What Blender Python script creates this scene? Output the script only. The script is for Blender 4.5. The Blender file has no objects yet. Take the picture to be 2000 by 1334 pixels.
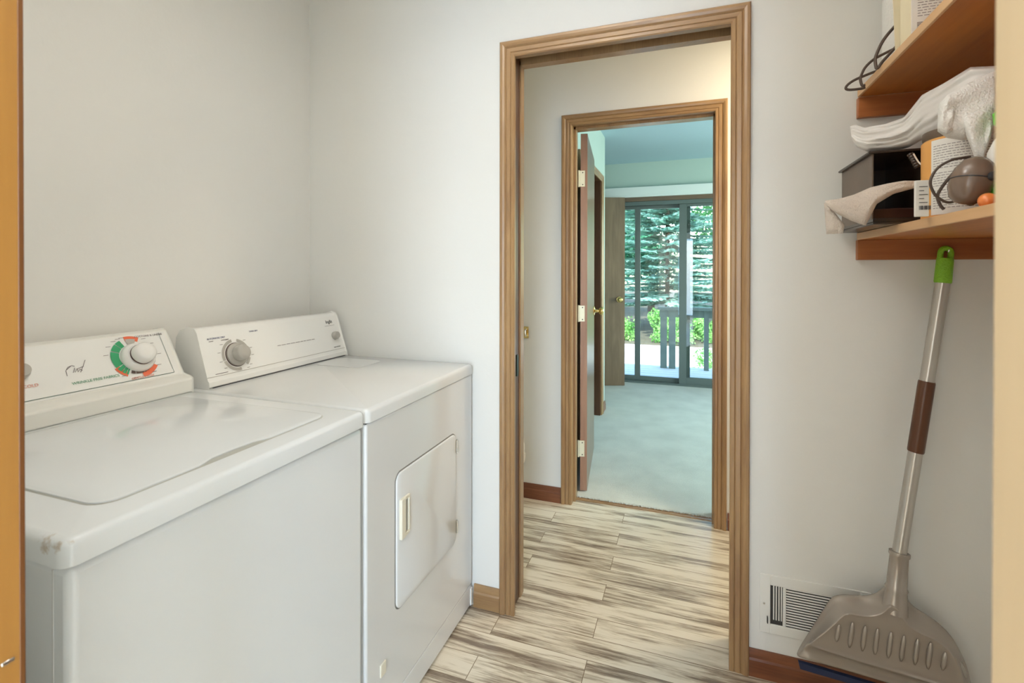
import bpy, math, random
from mathutils import Vector, Matrix
import numpy as np
random.seed(7)
sc = bpy.context.scene
C = sc.collection

# ---------------------------------------------------------------- camera
F_PX, YAW, PITCH, ROLL, PY, CH = 961.44, 0.34043, 0.00504, 0.0011, 532.94, 1.26461
fw = Vector((-math.sin(YAW), math.cos(YAW), 0)); rt = Vector((math.cos(YAW), math.sin(YAW), 0)); up = Vector((0, 0, 1))
fw2 = fw*math.cos(PITCH) - up*math.sin(PITCH); up2 = up*math.cos(PITCH) + fw*math.sin(PITCH)
r3 = rt*math.cos(ROLL) + up2*math.sin(ROLL); u3 = up2*math.cos(ROLL) - rt*math.sin(ROLL)
cam_d = bpy.data.cameras.new('camera'); cam = bpy.data.objects.new('camera', cam_d); C.objects.link(cam)
cam.matrix_world = Matrix(((r3.x, u3.x, -fw2.x, 0), (r3.y, u3.y, -fw2.y, 0), (r3.z, u3.z, -fw2.z, CH), (0, 0, 0, 1)))
cam_d.sensor_width = 36; cam_d.lens = F_PX/2000*36; cam_d.shift_y = -(667-PY)/2000
cam_d.clip_start = 0.02; cam_d.clip_end = 200
cam_d.dof.use_dof = True; cam_d.dof.focus_distance = 1.9; cam_d.dof.aperture_fstop = 7.5
sc.camera = cam

# ---------------------------------------------------------------- world, sun, lights, exposure
w = bpy.data.worlds.new('sky'); sc.world = w; w.use_nodes = True
nt = w.node_tree; bg = nt.nodes['Background']
sky = nt.nodes.new('ShaderNodeTexSky'); sky.sky_type = 'NISHITA'; sky.sun_disc = False
sky.sun_elevation = math.radians(52); sky.sun_rotation = math.radians(160); sky.air_density = 1.2
nt.links.new(sky.outputs[0], bg.inputs[0]); bg.inputs[1].default_value = 1.0
def light(name, kind, loc, rot, energy, col, sx=1, sy=1, spread=None):
    d = bpy.data.lights.new(name, kind); d.energy = energy; d.color = col
    if kind == 'AREA':
        d.shape = 'RECTANGLE'; d.size = sx; d.size_y = sy
        if spread: d.spread = spread
    o = bpy.data.objects.new(name, d); o.location = loc; o.rotation_euler = rot; C.objects.link(o); return o
R = math.radians
s = light('sun', 'SUN', (0, -4, 12), (R(38), 0, R(-15)), 8.5, (1, 0.96, 0.88)); s.data.angle = R(1.0)
light('window_light_behind_camera', 'AREA', (0.175, -1.97, 1.1), (R(90), 0, 0), 40, (0.46, 0.70, 1.0), 0.73, 1.95)
light('bedroom_fill_light', 'AREA', (2.44, 4.3, 1.35), (R(90), 0, R(90)), 62, (0.80, 1.0, 0.90), 1.6, 1.2)  # tinted fill for the bedroom, from an added side window out of view
light('laundry_lamp_uplight', 'AREA', (-0.35, 0.80, 2.235), (R(180), 0, 0), 13.5, (1.0, 0.975, 0.945), 0.36, 0.36)  # aimed at the ceiling so the unseen lamp lights the walls softly
light('laundry_lamp_light', 'AREA', (-0.35, 0.80, 2.165), (0, 0, 0), 3.0, (1.0, 0.96, 0.90), 0.30, 0.30)
light('entry_side_fill_light', 'AREA', (-1.385, -1.0, 1.4), (R(90), 0, R(-90)), 56, (0.92, 0.975, 1.0), 0.85, 1.05)  # added fill with no known window, brightens the laundry's right wall
light('entry_lamp_light', 'AREA', (-0.1, -1.0, 2.40), (0, 0, 0), 9, (1.0, 0.9, 0.76), 0.4, 0.4)
light('hallway_lamp_light', 'AREA', (0.75, 2.22, 2.395), (0, 0, 0), 17, (1.0, 0.85, 0.62), 0.3, 0.3)
po = light('patio_portal', 'AREA', (0.2, 5.80, 1.02), (R(-90), 0, 0), 1, (1, 1, 1), 1.75, 1.95); po.data.cycles.is_portal = True
vs = sc.view_settings; vs.view_transform = 'Standard'; vs.look = 'None'; vs.gamma = 1; vs.use_curve_mapping = False; vs.exposure = 0.31
sc.cycles.max_bounces = 10; sc.cycles.diffuse_bounces = 6; sc.cycles.caustics_reflective = False; sc.cycles.sample_clamp_indirect = 4

# ---------------------------------------------------------------- helpers
def P(x, y, ax, c):                      # photo pixel -> point on the plane ax = c
    d = fw2 + r3*((x-1000)/F_PX) - u3*((y-PY)/F_PX)
    i = 'XYZ'.index(ax); o = Vector((0, 0, CH)); t = (c-o[i])/d[i]; return o + d*t
def lin(*c): return tuple(((v/255)/12.92 if v/255 <= .04045 else ((v/255+.055)/1.055)**2.4) for v in c)
def mat(name, col, rough=.5, metal=0, var=0, vscale=8, bump=0, bscale=60, spec=.5, stretch=(1, 1, 1), col2=None, coat=0, trans=None):
    m = bpy.data.materials.new(name); m.use_nodes = True; n = m.node_tree.nodes; l = m.node_tree.links; b = n['Principled BSDF']
    b.inputs['Roughness'].default_value = rough; b.inputs['Metallic'].default_value = metal
    b.inputs['Specular IOR Level'].default_value = spec; b.inputs['Coat Weight'].default_value = coat
    b.inputs['Base Color'].default_value = (*col, 1)
    if trans: b.inputs['Transmission Weight'].default_value = trans
    tc = n.new('ShaderNodeTexCoord'); mp = n.new('ShaderNodeMapping'); mp.inputs['Scale'].default_value = stretch
    l.new(tc.outputs['Object'], mp.inputs[0])
    nz = n.new('ShaderNodeTexNoise'); nz.inputs['Scale'].default_value = vscale; nz.inputs['Detail'].default_value = 5
    l.new(mp.outputs[0], nz.inputs['Vector'])
    rp = n.new('ShaderNodeValToRGB'); rp.color_ramp.elements[0].position = .3; rp.color_ramp.elements[1].position = .7
    c2 = col2 or tuple(v*(1-var) for v in col)
    rp.color_ramp.elements[0].color = (*c2, 1); rp.color_ramp.elements[1].color = (*col, 1)
    l.new(nz.outputs['Fac'], rp.inputs[0]); l.new(rp.outputs[0], b.inputs['Base Color'])
    if bump:
        nb = n.new('ShaderNodeTexNoise'); nb.inputs['Scale'].default_value = bscale; nb.inputs['Detail'].default_value = 3
        l.new(mp.outputs[0], nb.inputs['Vector']); bm_ = n.new('ShaderNodeBump'); bm_.inputs['Strength'].default_value = bump; bm_.inputs['Distance'].default_value = .004
        l.new(nb.outputs['Fac'], bm_.inputs['Height']); l.new(bm_.outputs[0], b.inputs['Normal'])
    return m
def wood(name, light_c, dark_c, axis='Z', rough=.32, scale=1.5, bump=.15, fig=.55):
    m = bpy.data.materials.new(name); m.use_nodes = True; n = m.node_tree.nodes; l = m.node_tree.links; b = n['Principled BSDF']
    tc = n.new('ShaderNodeTexCoord'); mp = n.new('ShaderNodeMapping'); st = [38*scale]*3; st['XYZ'.index(axis)] = 2.2*scale
    mp.inputs['Scale'].default_value = st; l.new(tc.outputs['Object'], mp.inputs[0])
    a = n.new('ShaderNodeTexNoise'); a.inputs['Scale'].default_value = 2.2; a.inputs['Detail'].default_value = 7; a.inputs['Roughness'].default_value = .65; l.new(mp.outputs[0], a.inputs['Vector'])
    mp2 = n.new('ShaderNodeMapping'); s2 = [9]*3; s2['XYZ'.index(axis)] = 1.6; mp2.inputs['Scale'].default_value = s2; l.new(tc.outputs['Object'], mp2.inputs[0])
    c = n.new('ShaderNodeTexNoise'); c.inputs['Scale'].default_value = 1.0; c.inputs['Detail'].default_value = 4; c.inputs['Distortion'].default_value = 1.2; l.new(mp2.outputs[0], c.inputs['Vector'])
    mx = n.new('ShaderNodeMix'); mx.data_type = 'FLOAT'; mx.inputs[0].default_value = 1-fig; l.new(a.outputs['Fac'], mx.inputs[2]); l.new(c.outputs['Fac'], mx.inputs[3])
    rp = n.new('ShaderNodeValToRGB'); e = rp.color_ramp.elements; e[0].position = .30; e[1].position = .68; e[0].color = (*dark_c, 1); e[1].color = (*light_c, 1)
    l.new(mx.outputs[0], rp.inputs[0]); l.new(rp.outputs[0], b.inputs['Base Color']); b.inputs['Roughness'].default_value = rough
    bp = n.new('ShaderNodeBump'); bp.inputs['Strength'].default_value = bump; bp.inputs['Distance'].default_value = .002; l.new(a.outputs['Fac'], bp.inputs['Height']); l.new(bp.outputs[0], b.inputs['Normal'])
    return m

class MB:
    def __init__(s): s.v = []; s.f = []
    def add(s, vs, fs):
        k = len(s.v); s.v += [tuple(v) for v in vs]; s.f += [tuple(k+i for i in f) for f in fs]; return s
    def box(s, a, b):
        x0, x1 = sorted((a[0], b[0])); y0, y1 = sorted((a[1], b[1])); z0, z1 = sorted((a[2], b[2]))
        return s.add([(x0,y0,z0),(x1,y0,z0),(x1,y1,z0),(x0,y1,z0),(x0,y0,z1),(x1,y0,z1),(x1,y1,z1),(x0,y1,z1)],
                     [(0,3,2,1),(4,5,6,7),(0,1,5,4),(1,2,6,5),(2,3,7,6),(3,0,4,7)])
    def prism(s, poly, axis, a, b):       # poly in the other two axes (cyclic order kept), extruded on axis
        def pt(p, t):
            return (t, p[0], p[1]) if axis == 'X' else ((p[0], t, p[1]) if axis == 'Y' else (p[0], p[1], t))
        n = len(poly)
        return s.add([pt(p, a) for p in poly]+[pt(p, b) for p in poly],
                     [tuple(range(n)), tuple(range(2*n-1, n-1, -1))]+[(i, (i+1) % n, n+(i+1) % n, n+i) for i in range(n)])
    def tube(s, pts, r, seg=12, caps=True, flat=None):
        pts = [Vector(p) for p in pts]; n = len(pts); rr = r if isinstance(r, (list, tuple)) else [r]*n
        vs = []; prev = None
        for i, p in enumerate(pts):
            t = (pts[min(i+1, n-1)]-pts[max(i-1, 0)]).normalized()
            if prev is None:
                prev = t.cross(Vector((0.13, 0.9, 0.31)));
                if prev.length < .1: prev = t.cross(Vector((1, 0, 0)))
            a = (prev - t*prev.dot(t)).normalized(); prev = a; b = t.cross(a)
            for k in range(seg):
                th = 2*math.pi*k/seg; vs.append(p + (a*math.cos(th) + b*math.sin(th)*(flat or 1))*rr[i])
        fs = [(i*seg+k, i*seg+(k+1) % seg, (i+1)*seg+(k+1) % seg, (i+1)*seg+k) for i in range(n-1) for k in range(seg)]
        if caps: fs += [tuple(range(seg-1, -1, -1)), tuple((n-1)*seg+k for k in range(seg))]
        return s.add(vs, fs)
    def lathe(s, c, ax, prof, seg=32):    # prof [(radius, height along ax)]
        c = Vector(c); ax = Vector(ax).normalized(); return s.tube([c+ax*h for r_, h in prof], [max(r_, 1e-5) for r_, h in prof], seg) if False else s._lathe(c, ax, prof, seg)
    def _lathe(s, c, ax, prof, seg):
        a = ax.cross(Vector((0, 1, 0)));
        if a.length < .1: a = ax.cross(Vector((1, 0, 0)))
        a.normalize(); b = ax.cross(a); vs = []
        for r_, h in prof:
            for k in range(seg):
                th = 2*math.pi*k/seg; vs.append(c + ax*h + (a*math.cos(th)+b*math.sin(th))*max(r_, 1e-5))
        n = len(prof)
        fs = [(i*seg+k, i*seg+(k+1) % seg, (i+1)*seg+(k+1) % seg, (i+1)*seg+k) for i in range(n-1) for k in range(seg)]
        fs += [tuple(range(seg-1, -1, -1)), tuple((n-1)*seg+k for k in range(seg))]
        return s.add(vs, fs)
    def build(s, name, m, parent=None, bevel=0, seg=2, smooth=True, sub=0, ang=35, origin=None):
        me = bpy.data.meshes.new(name); o_ = Vector((0, 0, 0))
        if parent is not None: o_ = parent.matrix_world.translation if False else root_loc(parent)
        if origin is not None and parent is None: o_ = Vector(origin)
        me.from_pydata([Vector(v)-o_ for v in s.v], [], s.f); me.update(); me.materials.append(m)
        o = bpy.data.objects.new(name, me); C.objects.link(o)
        if parent is not None: o.parent = parent
        else: o.location = o_
        if smooth:
            for p_ in me.polygons: p_.use_smooth = len(p_.vertices) <= 8
            if not sub: me.set_sharp_from_angle(angle=R(ang))
        if bevel:
            b = o.modifiers.new('bevel', 'BEVEL'); b.width = bevel; b.segments = seg; b.limit_method = 'ANGLE'; b.angle_limit = R(40); b.harden_normals = False
        if sub:
            b = o.modifiers.new('subsurf', 'SUBSURF'); b.levels = b.render_levels = sub
        return o
def root_loc(o):
    v = Vector((0, 0, 0))
    while o is not None: v += o.location; o = o.parent
    return v
def tag(o, label=None, cat=None, group=None, kind=None):
    if label: o['label'] = label
    if cat: o['category'] = cat
    if group: o['group'] = group
    if kind: o['kind'] = kind
    return o
def thing(name, loc, label, cat, group=None):
    o = bpy.data.objects.new(name, None); C.objects.link(o); o.location = loc; o.empty_display_size = .05
    return tag(o, label, cat, group)
def struct(o, label=None):
    o['kind'] = 'structure'
    if label: o['label'] = label
    return o
def text_mesh(txt, size, M, name, m, parent, spacing=1.0):
    cu = bpy.data.curves.new(name, 'FONT'); cu.body = txt; cu.size = size; cu.extrude = .0002; cu.align_x = 'CENTER'; cu.align_y = 'CENTER'; cu.space_character = spacing
    t = bpy.data.objects.new('t', cu); C.objects.link(t)
    dg = bpy.context.evaluated_depsgraph_get(); me = bpy.data.meshes.new_from_object(t.evaluated_get(dg))
    bpy.data.objects.remove(t); me.materials.clear(); me.materials.append(m); me.transform(M)
    me.transform(Matrix.Translation(-root_loc(parent)))
    o = bpy.data.objects.new(name, me); C.objects.link(o); o.parent = parent; return o

# ---------------------------------------------------------------- materials
WALL = mat('wall_paint', (.765, .755, .72), .55, bump=.10, bscale=55, var=.025, vscale=2)
WALLB = mat('pale_green_wall_paint', (.50, .60, .54), .6, bump=.10, bscale=55)
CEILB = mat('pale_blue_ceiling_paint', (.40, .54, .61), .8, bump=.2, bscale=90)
CEIL = mat('ceiling_paint', (.78, .77, .73), .8, bump=.25, bscale=90)
TRIMW = mat('white_valance_paint', (.8, .82, .8), .45)
A1, A2 = (.40, .245, .110), (.215, .115, .055)
WZ = wood('stained_trim_upright', A1, A2, 'Z', .28, 2.3, .12, .45); WX = wood('stained_trim_level', A1, A2, 'X', .28, 2.3, .12, .45)
B1, B2 = (.24, .085, .035), (.10, .03, .015)
BX = wood('red_baseboard', B1, B2, 'X', .3); BY = wood('red_baseboard_deep', B1, B2, 'Y', .3)
SH_Y = wood('birch_shelf', (.50, .175, .030), (.34, .100, .012), 'Y', .4, .6, .05); SH_X = wood('shelf_cleat_wood', (.44, .16, .05), (.26, .075, .02), 'X', .4, .6, .05)
SH_E = wood('shelf_edge_wood', (.66, .42, .22), (.52, .30, .14), 'Y', .45, .6, .05)
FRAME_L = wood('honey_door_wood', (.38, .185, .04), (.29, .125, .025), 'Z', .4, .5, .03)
FRAME_R = wood('pale_jamb_wood', (.45, .345, .21), (.40, .30, .175), 'Z', .45, .5, .03)
DOORW = wood('brown_flush_door', (.23, .150, .09), (.125, .078, .045), 'Z', .28, .7, .05, .4)
DOORE = wood('door_edge_wood', (.40, .24, .16), (.26, .14, .09), 'Z', .4, .8, .1)
DARKW = wood('dark_red_jamb', (.14, .055, .02), (.06, .02, .01), 'Z', .35)
ENAMEL = mat('white_enamel', (.745, .77, .78), .10, spec=.5, bump=.012, bscale=220)
ENAMEL2 = mat('off_white_enamel', (.69, .70, .695), .16, spec=.5)
PANELW = mat('console_white', (.82, .815, .785), .25)
RIMW = mat('console_rim', (.78, .77, .72), .3)
GAP = mat('black_gap', (.02, .02, .02), .8)
CHROME = mat('chrome', (.75, .75, .73), .12, 1); BRASS = mat('brass', (.78, .56, .22), .2, 1); PBRASS = mat('pale_painted_hinge', (.74, .74, .58), .35, .2)
GREYPL = mat('grey_plastic_knob', (.42, .40, .36), .3); LGREY = mat('light_grey_print', (.42, .40, .36), .5)
WKNOB = mat('white_knob', (.82, .81, .78), .15); DKBROWN = mat('dark_brown_print', (.10, .06, .05), .5)
GREENP = mat('green_print', (.02, .30, .12), .4); REDP = mat('red_orange_print', (.70, .13, .05), .4); BLACKP = mat('black_print', (.03, .03, .035), .5); NAVYP = mat('navy_print', (.04, .05, .16), .5)
TXTGREEN = mat('green_text', (.13, .32, .20), .5); TXTGREY = mat('grey_text', (.25, .22, .22), .5); TXTRED = mat('red_text', (.65, .25, .18), .5)
CARPET = mat('carpet_pile', (.71, .71, .65), .95, bump=1.0, bscale=420, var=.14, vscale=5, spec=.1)
ALU = mat('grey_green_aluminium', (.115, .145, .135), .4, .2)
PANPL = mat('bronze_grey_plastic', (.40, .355, .31), .22, .5, bump=.02); NAVY = mat('navy_rubber', (.012, .022, .07), .5)
POLE = mat('brushed_pole', (.52, .49, .45), .28, .75); GRIPG = mat('lime_grip', (.22, .50, .02), .45, bump=.6, bscale=260); BROWNG = mat('brown_sleeve', (.09, .03, .010), .3)
GREYSL = mat('taupe_sleeve', (.30, .25, .20), .4)
VENTW = mat('vent_white', (.78, .77, .73), .4); VENTD = mat('vent_dark', (.045, .042, .04), .7)
TERRY = mat('white_terry', (.90, .885, .85), .95, bump=1.0, bscale=260, spec=.1); RAG = mat('beige_terry', (.68, .60, .53), .95, bump=1.0, bscale=330, spec=.1)
BAG = mat('white_plastic_bag', (.74, .71, .68), .35, bump=.3, bscale=25)
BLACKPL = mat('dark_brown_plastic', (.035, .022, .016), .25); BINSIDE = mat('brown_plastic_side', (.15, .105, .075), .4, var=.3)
LABELW = mat('label_paper', (.80, .78, .73), .6); LABELO = mat('orange_label', (.72, .36, .10), .5); CORDM = mat('dark_cord', (.075, .05, .038), .5)
GADGET = mat('glossy_brown_gadget', (.17, .12, .09), .2); YEL = mat('yellow_tag', (.62, .45, .14), .5); GRN = mat('bright_green_plastic', (.10, .52, .04), .35); ORG = mat('orange_plastic', (.75, .23, .06), .3)
CREAM = mat('cream_card', (.82, .72, .50), .6)

# floor
def floor_mat():
    m = bpy.data.materials.new('vinyl_planks'); m.use_nodes = True; n = m.node_tree.nodes; l = m.node_tree.links; b = n['Principled BSDF']
    tc = n.new('ShaderNodeTexCoord'); br = n.new('ShaderNodeTexBrick'); br.offset = .37; br.inputs['Scale'].default_value = 1
    br.inputs['Brick Width'].default_value = .92; br.inputs['Row Height'].default_value = .102; br.inputs['Mortar Size'].default_value = .0012
    br.inputs['Color1'].default_value = (0, 0, 0, 1); br.inputs['Color2'].default_value = (1, 1, 1, 1); br.inputs['Mortar'].default_value = (.4, .4, .4, 1); br.inputs['Mortar Smooth'].default_value = .2
    mp0 = n.new('ShaderNodeMapping'); mp0.inputs['Location'].default_value = (.3, .05, 0)
    l.new(tc.outputs['Object'], mp0.inputs[0]); l.new(mp0.outputs[0], br.inputs['Vector'])
    mul = n.new('ShaderNodeVectorMath'); mul.operation = 'MULTIPLY_ADD'; mul.inputs[1].default_value = (7, 3, 5)   # shift grain per plank
    l.new(br.outputs['Color'], mul.inputs[0]); l.new(tc.outputs['Object'], mul.inputs[2])
    def noise(sx, sy, scale, det, dist=0, rough=.6):
        mp = n.new('ShaderNodeMapping'); mp.inputs['Scale'].default_value = (sx, sy, 1); l.new(mul.outputs[0], mp.inputs[0])
        t = n.new('ShaderNodeTexNoise'); t.inputs['Scale'].default_value = scale; t.inputs['Detail'].default_value = det; t.inputs['Distortion'].default_value = dist; t.inputs['Roughness'].default_value = rough
        l.new(mp.outputs[0], t.inputs['Vector']); return t
    a = noise(1.2, 12, 1.6, 7, .3, .6); f = noise(2.6, 48, 2.2, 8, .5, .72)
    ma = n.new('ShaderNodeMath'); ma.operation = 'MULTIPLY_ADD'; l.new(f.outputs['Fac'], ma.inputs[0]); ma.inputs[1].default_value = .62; l.new(a.outputs['Fac'], ma.inputs[2])
    mb = n.new('ShaderNodeMath'); mb.operation = 'MULTIPLY_ADD'; l.new(br.outputs['Color'], mb.inputs[0]); mb.inputs[1].default_value = .14; l.new(ma.outputs[0], mb.inputs[2])
    rp = n.new('ShaderNodeValToRGB'); cr = rp.color_ramp; cr.elements[0].position = .78; cr.elements[0].color = (*lin(124, 109, 94), 1)
    cr.elements[1].position = 1.04; cr.elements[1].color = (*lin(220, 211, 193), 1)
    e = cr.elements.new(.87); e.color = (*lin(168, 155, 137), 1); e = cr.elements.new(.945); e.color = (*lin(204, 193, 172), 1)
    sb = n.new('ShaderNodeMath'); sb.operation = 'SUBTRACT'; sb.inputs[1].default_value = -.085; l.new(mb.outputs[0], sb.inputs[0]); l.new(sb.outputs[0], rp.inputs[0])
    mx = n.new('ShaderNodeMix'); mx.data_type = 'RGBA'; mx.inputs[7].default_value = (*lin(120, 102, 82), 1)
    l.new(br.outputs['Fac'], mx.inputs[0]); l.new(rp.outputs[0], mx.inputs[6]); l.new(mx.outputs[2], b.inputs['Base Color'])
    b.inputs['Roughness'].default_value = .27
    bp = n.new('ShaderNodeBump'); bp.inputs['Strength'].default_value = .12; bp.inputs['Distance'].default_value = .002; l.new(f.outputs['Fac'], bp.inputs['Height']); l.new(bp.outputs[0], b.inputs['Normal'])
    return m
FLOOR = floor_mat()
def glass_mat():
    m = bpy.data.materials.new('window_glass'); m.use_nodes = True; n = m.node_tree.nodes; l = m.node_tree.links; n.clear()
    o = n.new('ShaderNodeOutputMaterial'); t = n.new('ShaderNodeBsdfTransparent'); t.inputs[0].default_value = (.90, .97, .95, 1); g = n.new('ShaderNodeBsdfGlossy'); g.inputs['Roughness'].default_value = 0
    fr = n.new('ShaderNodeFresnel'); fr.inputs[0].default_value = 1.45; mx = n.new('ShaderNodeMixShader')
    ml = n.new('ShaderNodeMath'); ml.operation = 'MULTIPLY'; ml.inputs[1].default_value = 1.1; ml.use_clamp = True; l.new(fr.outputs[0], ml.inputs[0])
    l.new(ml.outputs[0], mx.inputs[0]); l.new(t.outputs[0], mx.inputs[1]); l.new(g.outputs[0], mx.inputs[2]); l.new(mx.outputs[0], o.inputs[0]); return m
GLASS = glass_mat()

# ---------------------------------------------------------------- structure
D, DB, E2, E2B, D3 = 1.703, 1.835, 2.611, 2.743, 5.66
T = 2.10; HC = 2.47
NB, NF = .165, .285      # the wall the camera's own doorway is cut in
def wall_y(name, y0, y1, x0, x1, openings=(), z1=HC, m=WALL):
    b = MB(); xs = x0
    for (a, c, zb, zt) in sorted(openings):
        b.box((xs, y0, 0), (a, y1, z1))
        if zt < z1: b.box((a, y0, zt), (c, y1, z1))
        if zb > 0: b.box((a, y0, 0), (c, y1, zb))
        xs = c
    b.box((xs, y0, 0), (x1, y1, z1)); return struct(b.build(name, m, smooth=False))
def wall_x(name, x0, x1, y0, y1, openings=(), z1=HC, m=WALL):
    b = MB(); ys = y0
    for (a, c, zb, zt) in sorted(openings):
        b.box((x0, ys, 0), (x1, a, z1))
        if zt < z1: b.box((x0, a, zt), (x1, c, z1))
        if zb > 0: b.box((x0, a, 0), (x1, c, zb))
        ys = c
    b.box((x0, ys, 0), (x1, y1, z1)); return struct(b.build(name, m, smooth=False))
struct(MB().box((-2.4, -2.2, -.12), (2.7, 2.70, 0)).build('floor', FLOOR, smooth=False), 'weathered plank vinyl floor')
struct(MB().box((-2.4, -2.2, HC), (2.7, 2.69, HC+.15)).build('ceiling', CEIL, smooth=False), 'ceiling')
struct(MB().box((-2.4, 2.6901, HC), (2.7, 5.85, HC+.15)).build('ceiling_bedroom', CEILB, smooth=False), 'ceiling of the carpeted room')
wall_x('wall_left', -1.65, -1.526, NB, 2.0)
wall_x('wall_right', .83, .945, -2.0, DB-.001)
wall_y('wall_back', D, DB, -2.3, 1.9, [(-.615, .155, 0, 2.098)])
wall_y('wall_front', NB, NF, -1.526, .83, [(-.60, .15, 0, 2.085)])
wall_y('wall_entry', -2.1, -1.99, -1.4, .83, [(-.19, .54, .1, 2.08)])
wall_x('wall_entry_left', -1.5, -1.4, -2.1, NB, [(-1.45, -.55, .85, 1.95)])  # opening added for the side fill light
wall_y('wall_hallway', E2, E2B, -2.3, 2.6, [(-.60, .15, 0, 2.056)])
wall_x('wall_hallway_left', -2.4, -2.3, 1.9, 5.8)
wall_x('wall_hallway_right', 1.8, 1.9, DB, E2)
wall_x('wall_bedroom_left', -.815, -.70, E2B, 4.50, [(3.38, 4.28, 0, 2.05)], m=WALLB)
wall_y('wall_bedroom_alcove', 4.385, 4.50, -2.3, -.815, m=WALLB)
wall_x('wall_bedroom_right', 2.5, 2.6, E2B, D3, [(3.4, 5.2, .7, 2.0)], m=WALLB)  # opening added for the bedroom fill light
wall_y('wall_bedroom_back', D3, D3+.14, -2.3, 2.6, [(-.76, 1.12, 0, 2.07)], m=WALLB)
# bedroom carpet with a frayed edge at the doorway
cb = MB()
cb.box((-2.3, 2.71, -.1), (2.5, D3+.02, .008))
for i in range(150):
    x = -.585 + i*.0049; cb.tube([(x, 2.712, .004), (x+random.uniform(-.003, .003), 2.700-random.random()*.010, .006+random.random()*.004)], [.004, .0025], 5)
cp = struct(cb.build('floor_bedroom', CARPET, smooth=False), 'pale carpet of the room beyond')
struct(MB().box((-.60, 2.672, 0), (.15, 2.700, .004)).build('trim_threshold', WX), 'narrow threshold strip')

# door casings
PROF = [(0, .0), (0, .009), (.004, .012), (.013, .012), (.015, .009), (.018, .012), (.030, .0135), (.033, .010), (.038, .015), (.046, .018), (.053, .018), (.057, .014), (.057, .0)]
def casing(name, xl, xr, zt, yw, sgn=-1, label=None):
    """three mitred lengths around an opening in a wall face y=yw, standing out towards sgn"""
    b = MB(); n = len(PROF)
    st = []
    for (fx, fz) in ((0, 0), (0, 1), (1, 1), (1, 0)):
        st.append([((xr+w_) if fx else (xl-w_), yw+sgn*h_, (zt+w_) if fz else 0.0) for w_, h_ in PROF])
    vs = sum(st, []); fs = []
    for k in range(3): fs += [(k*n+i, k*n+i+1, (k+1)*n+i+1, (k+1)*n+i) for i in range(n-1)]
    fs += [tuple(range(n)), tuple(range(3*n, 4*n))]
    return b.add(vs, fs)
def head(o, m=None):
    o.data.materials.append(m or WX); n = len(PROF)-1
    for i in range(n, 2*n): o.data.polygons[i].material_index = 1
    return o
c1 = head(casing('x', -.590, .1305, 2.043, D).build('trim_1', WZ, ang=20)); struct(c1, 'moulded wooden casing round the nearer doorway')
c1b = head(casing('x', -.612, .147, 2.055, DB, 1).build('trim_2', WZ, ang=20)); struct(c1b, 'casing on the hallway side')
# pocket-door jamb: two slips each side of a dark slot
jb = MB()
for (ya, yb) in ((D-.002, D+.036), (DB-.036, DB+.002)):
    jb.box((-.615, ya, 0), (-.601, yb, 2.07)); jb.box((.142, ya, 0), (.155, yb, 2.07))
    jb.box((-.615, ya, 2.052), (.155, yb, 2.098))
j1 = struct(jb.build('trim_3', WZ, bevel=.001), 'split jamb of the pocket doorway')
s1 = MB().box((-.615, D+.03, 0), (-.607, DB-.03, 2.098)).box((-.607, D+.03, 2.090), (.155, DB-.03, 2.098)).box((.148, D+.03, 0), (.155, DB-.03, 2.085)).build('slot', DARKW, j1)
pl = MB().box((-.6075, D+.050, .865), (-.6000, D+.066, .945)).build('strike_plate', mat('dark_green_steel', (.06, .08, .07), .4, .6), j1)
c2 = head(casing('x', -.581, .130, 2.043, E2).build('trim_4', WZ, ang=20)); struct(c2, 'moulded wooden casing round the farther doorway')
c2b = head(casing('x', -.583, .134, 2.045, E2B, 1).build('trim_5', WZ, ang=20)); struct(c2b, 'casing on the bedroom side')
jb = MB(); jb.box((-.60, E2, 0), (-.580, E2B, 2.06)); jb.box((.139, E2, 0), (.158, E2B, 2.06)); jb.box((-.60, E2, 2.045), (.158, E2B, 2.060))
jb.box((-.58, E2+.035, 0), (-.568, E2+.072, 2.045)); jb.box((.124, E2+.035, 0), (.139, E2+.072, 2.045)); jb.box((-.58, E2+.035, 2.032), (.139, E2+.072, 2.045))
struct(jb.build('trim_6', WZ, bevel=.001), 'jamb with stop of the farther doorway')

# near doorway: pale jamb on the right, honey door edge on the left
jr = MB().box((.131, NB-.01, 0), (.155, NF, 2.085)).build('trim_7', FRAME_R, bevel=.003); struct(jr, 'pale jamb beside the camera')
MB_ = MB().box((-.60, NB-.01, 2.062), (.131, NF, 2.085)).build('trim_8', WX, bevel=.003); struct(MB_, 'head jamb of the near doorway')
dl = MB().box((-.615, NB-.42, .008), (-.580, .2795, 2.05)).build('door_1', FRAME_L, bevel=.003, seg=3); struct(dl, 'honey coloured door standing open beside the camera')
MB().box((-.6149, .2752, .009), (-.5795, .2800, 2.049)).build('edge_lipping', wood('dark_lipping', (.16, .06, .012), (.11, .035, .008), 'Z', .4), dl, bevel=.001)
MB().box((-.5805, .262, .9070), (-.5785, .2715, .9105)).build('latch', CHROME, dl, bevel=.0008)
struct(MB().box((-.62, NB-.01, 0), (-.6155, NF, 2.085)).build('trim_9', WZ), 'left jamb of the near doorway')

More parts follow.
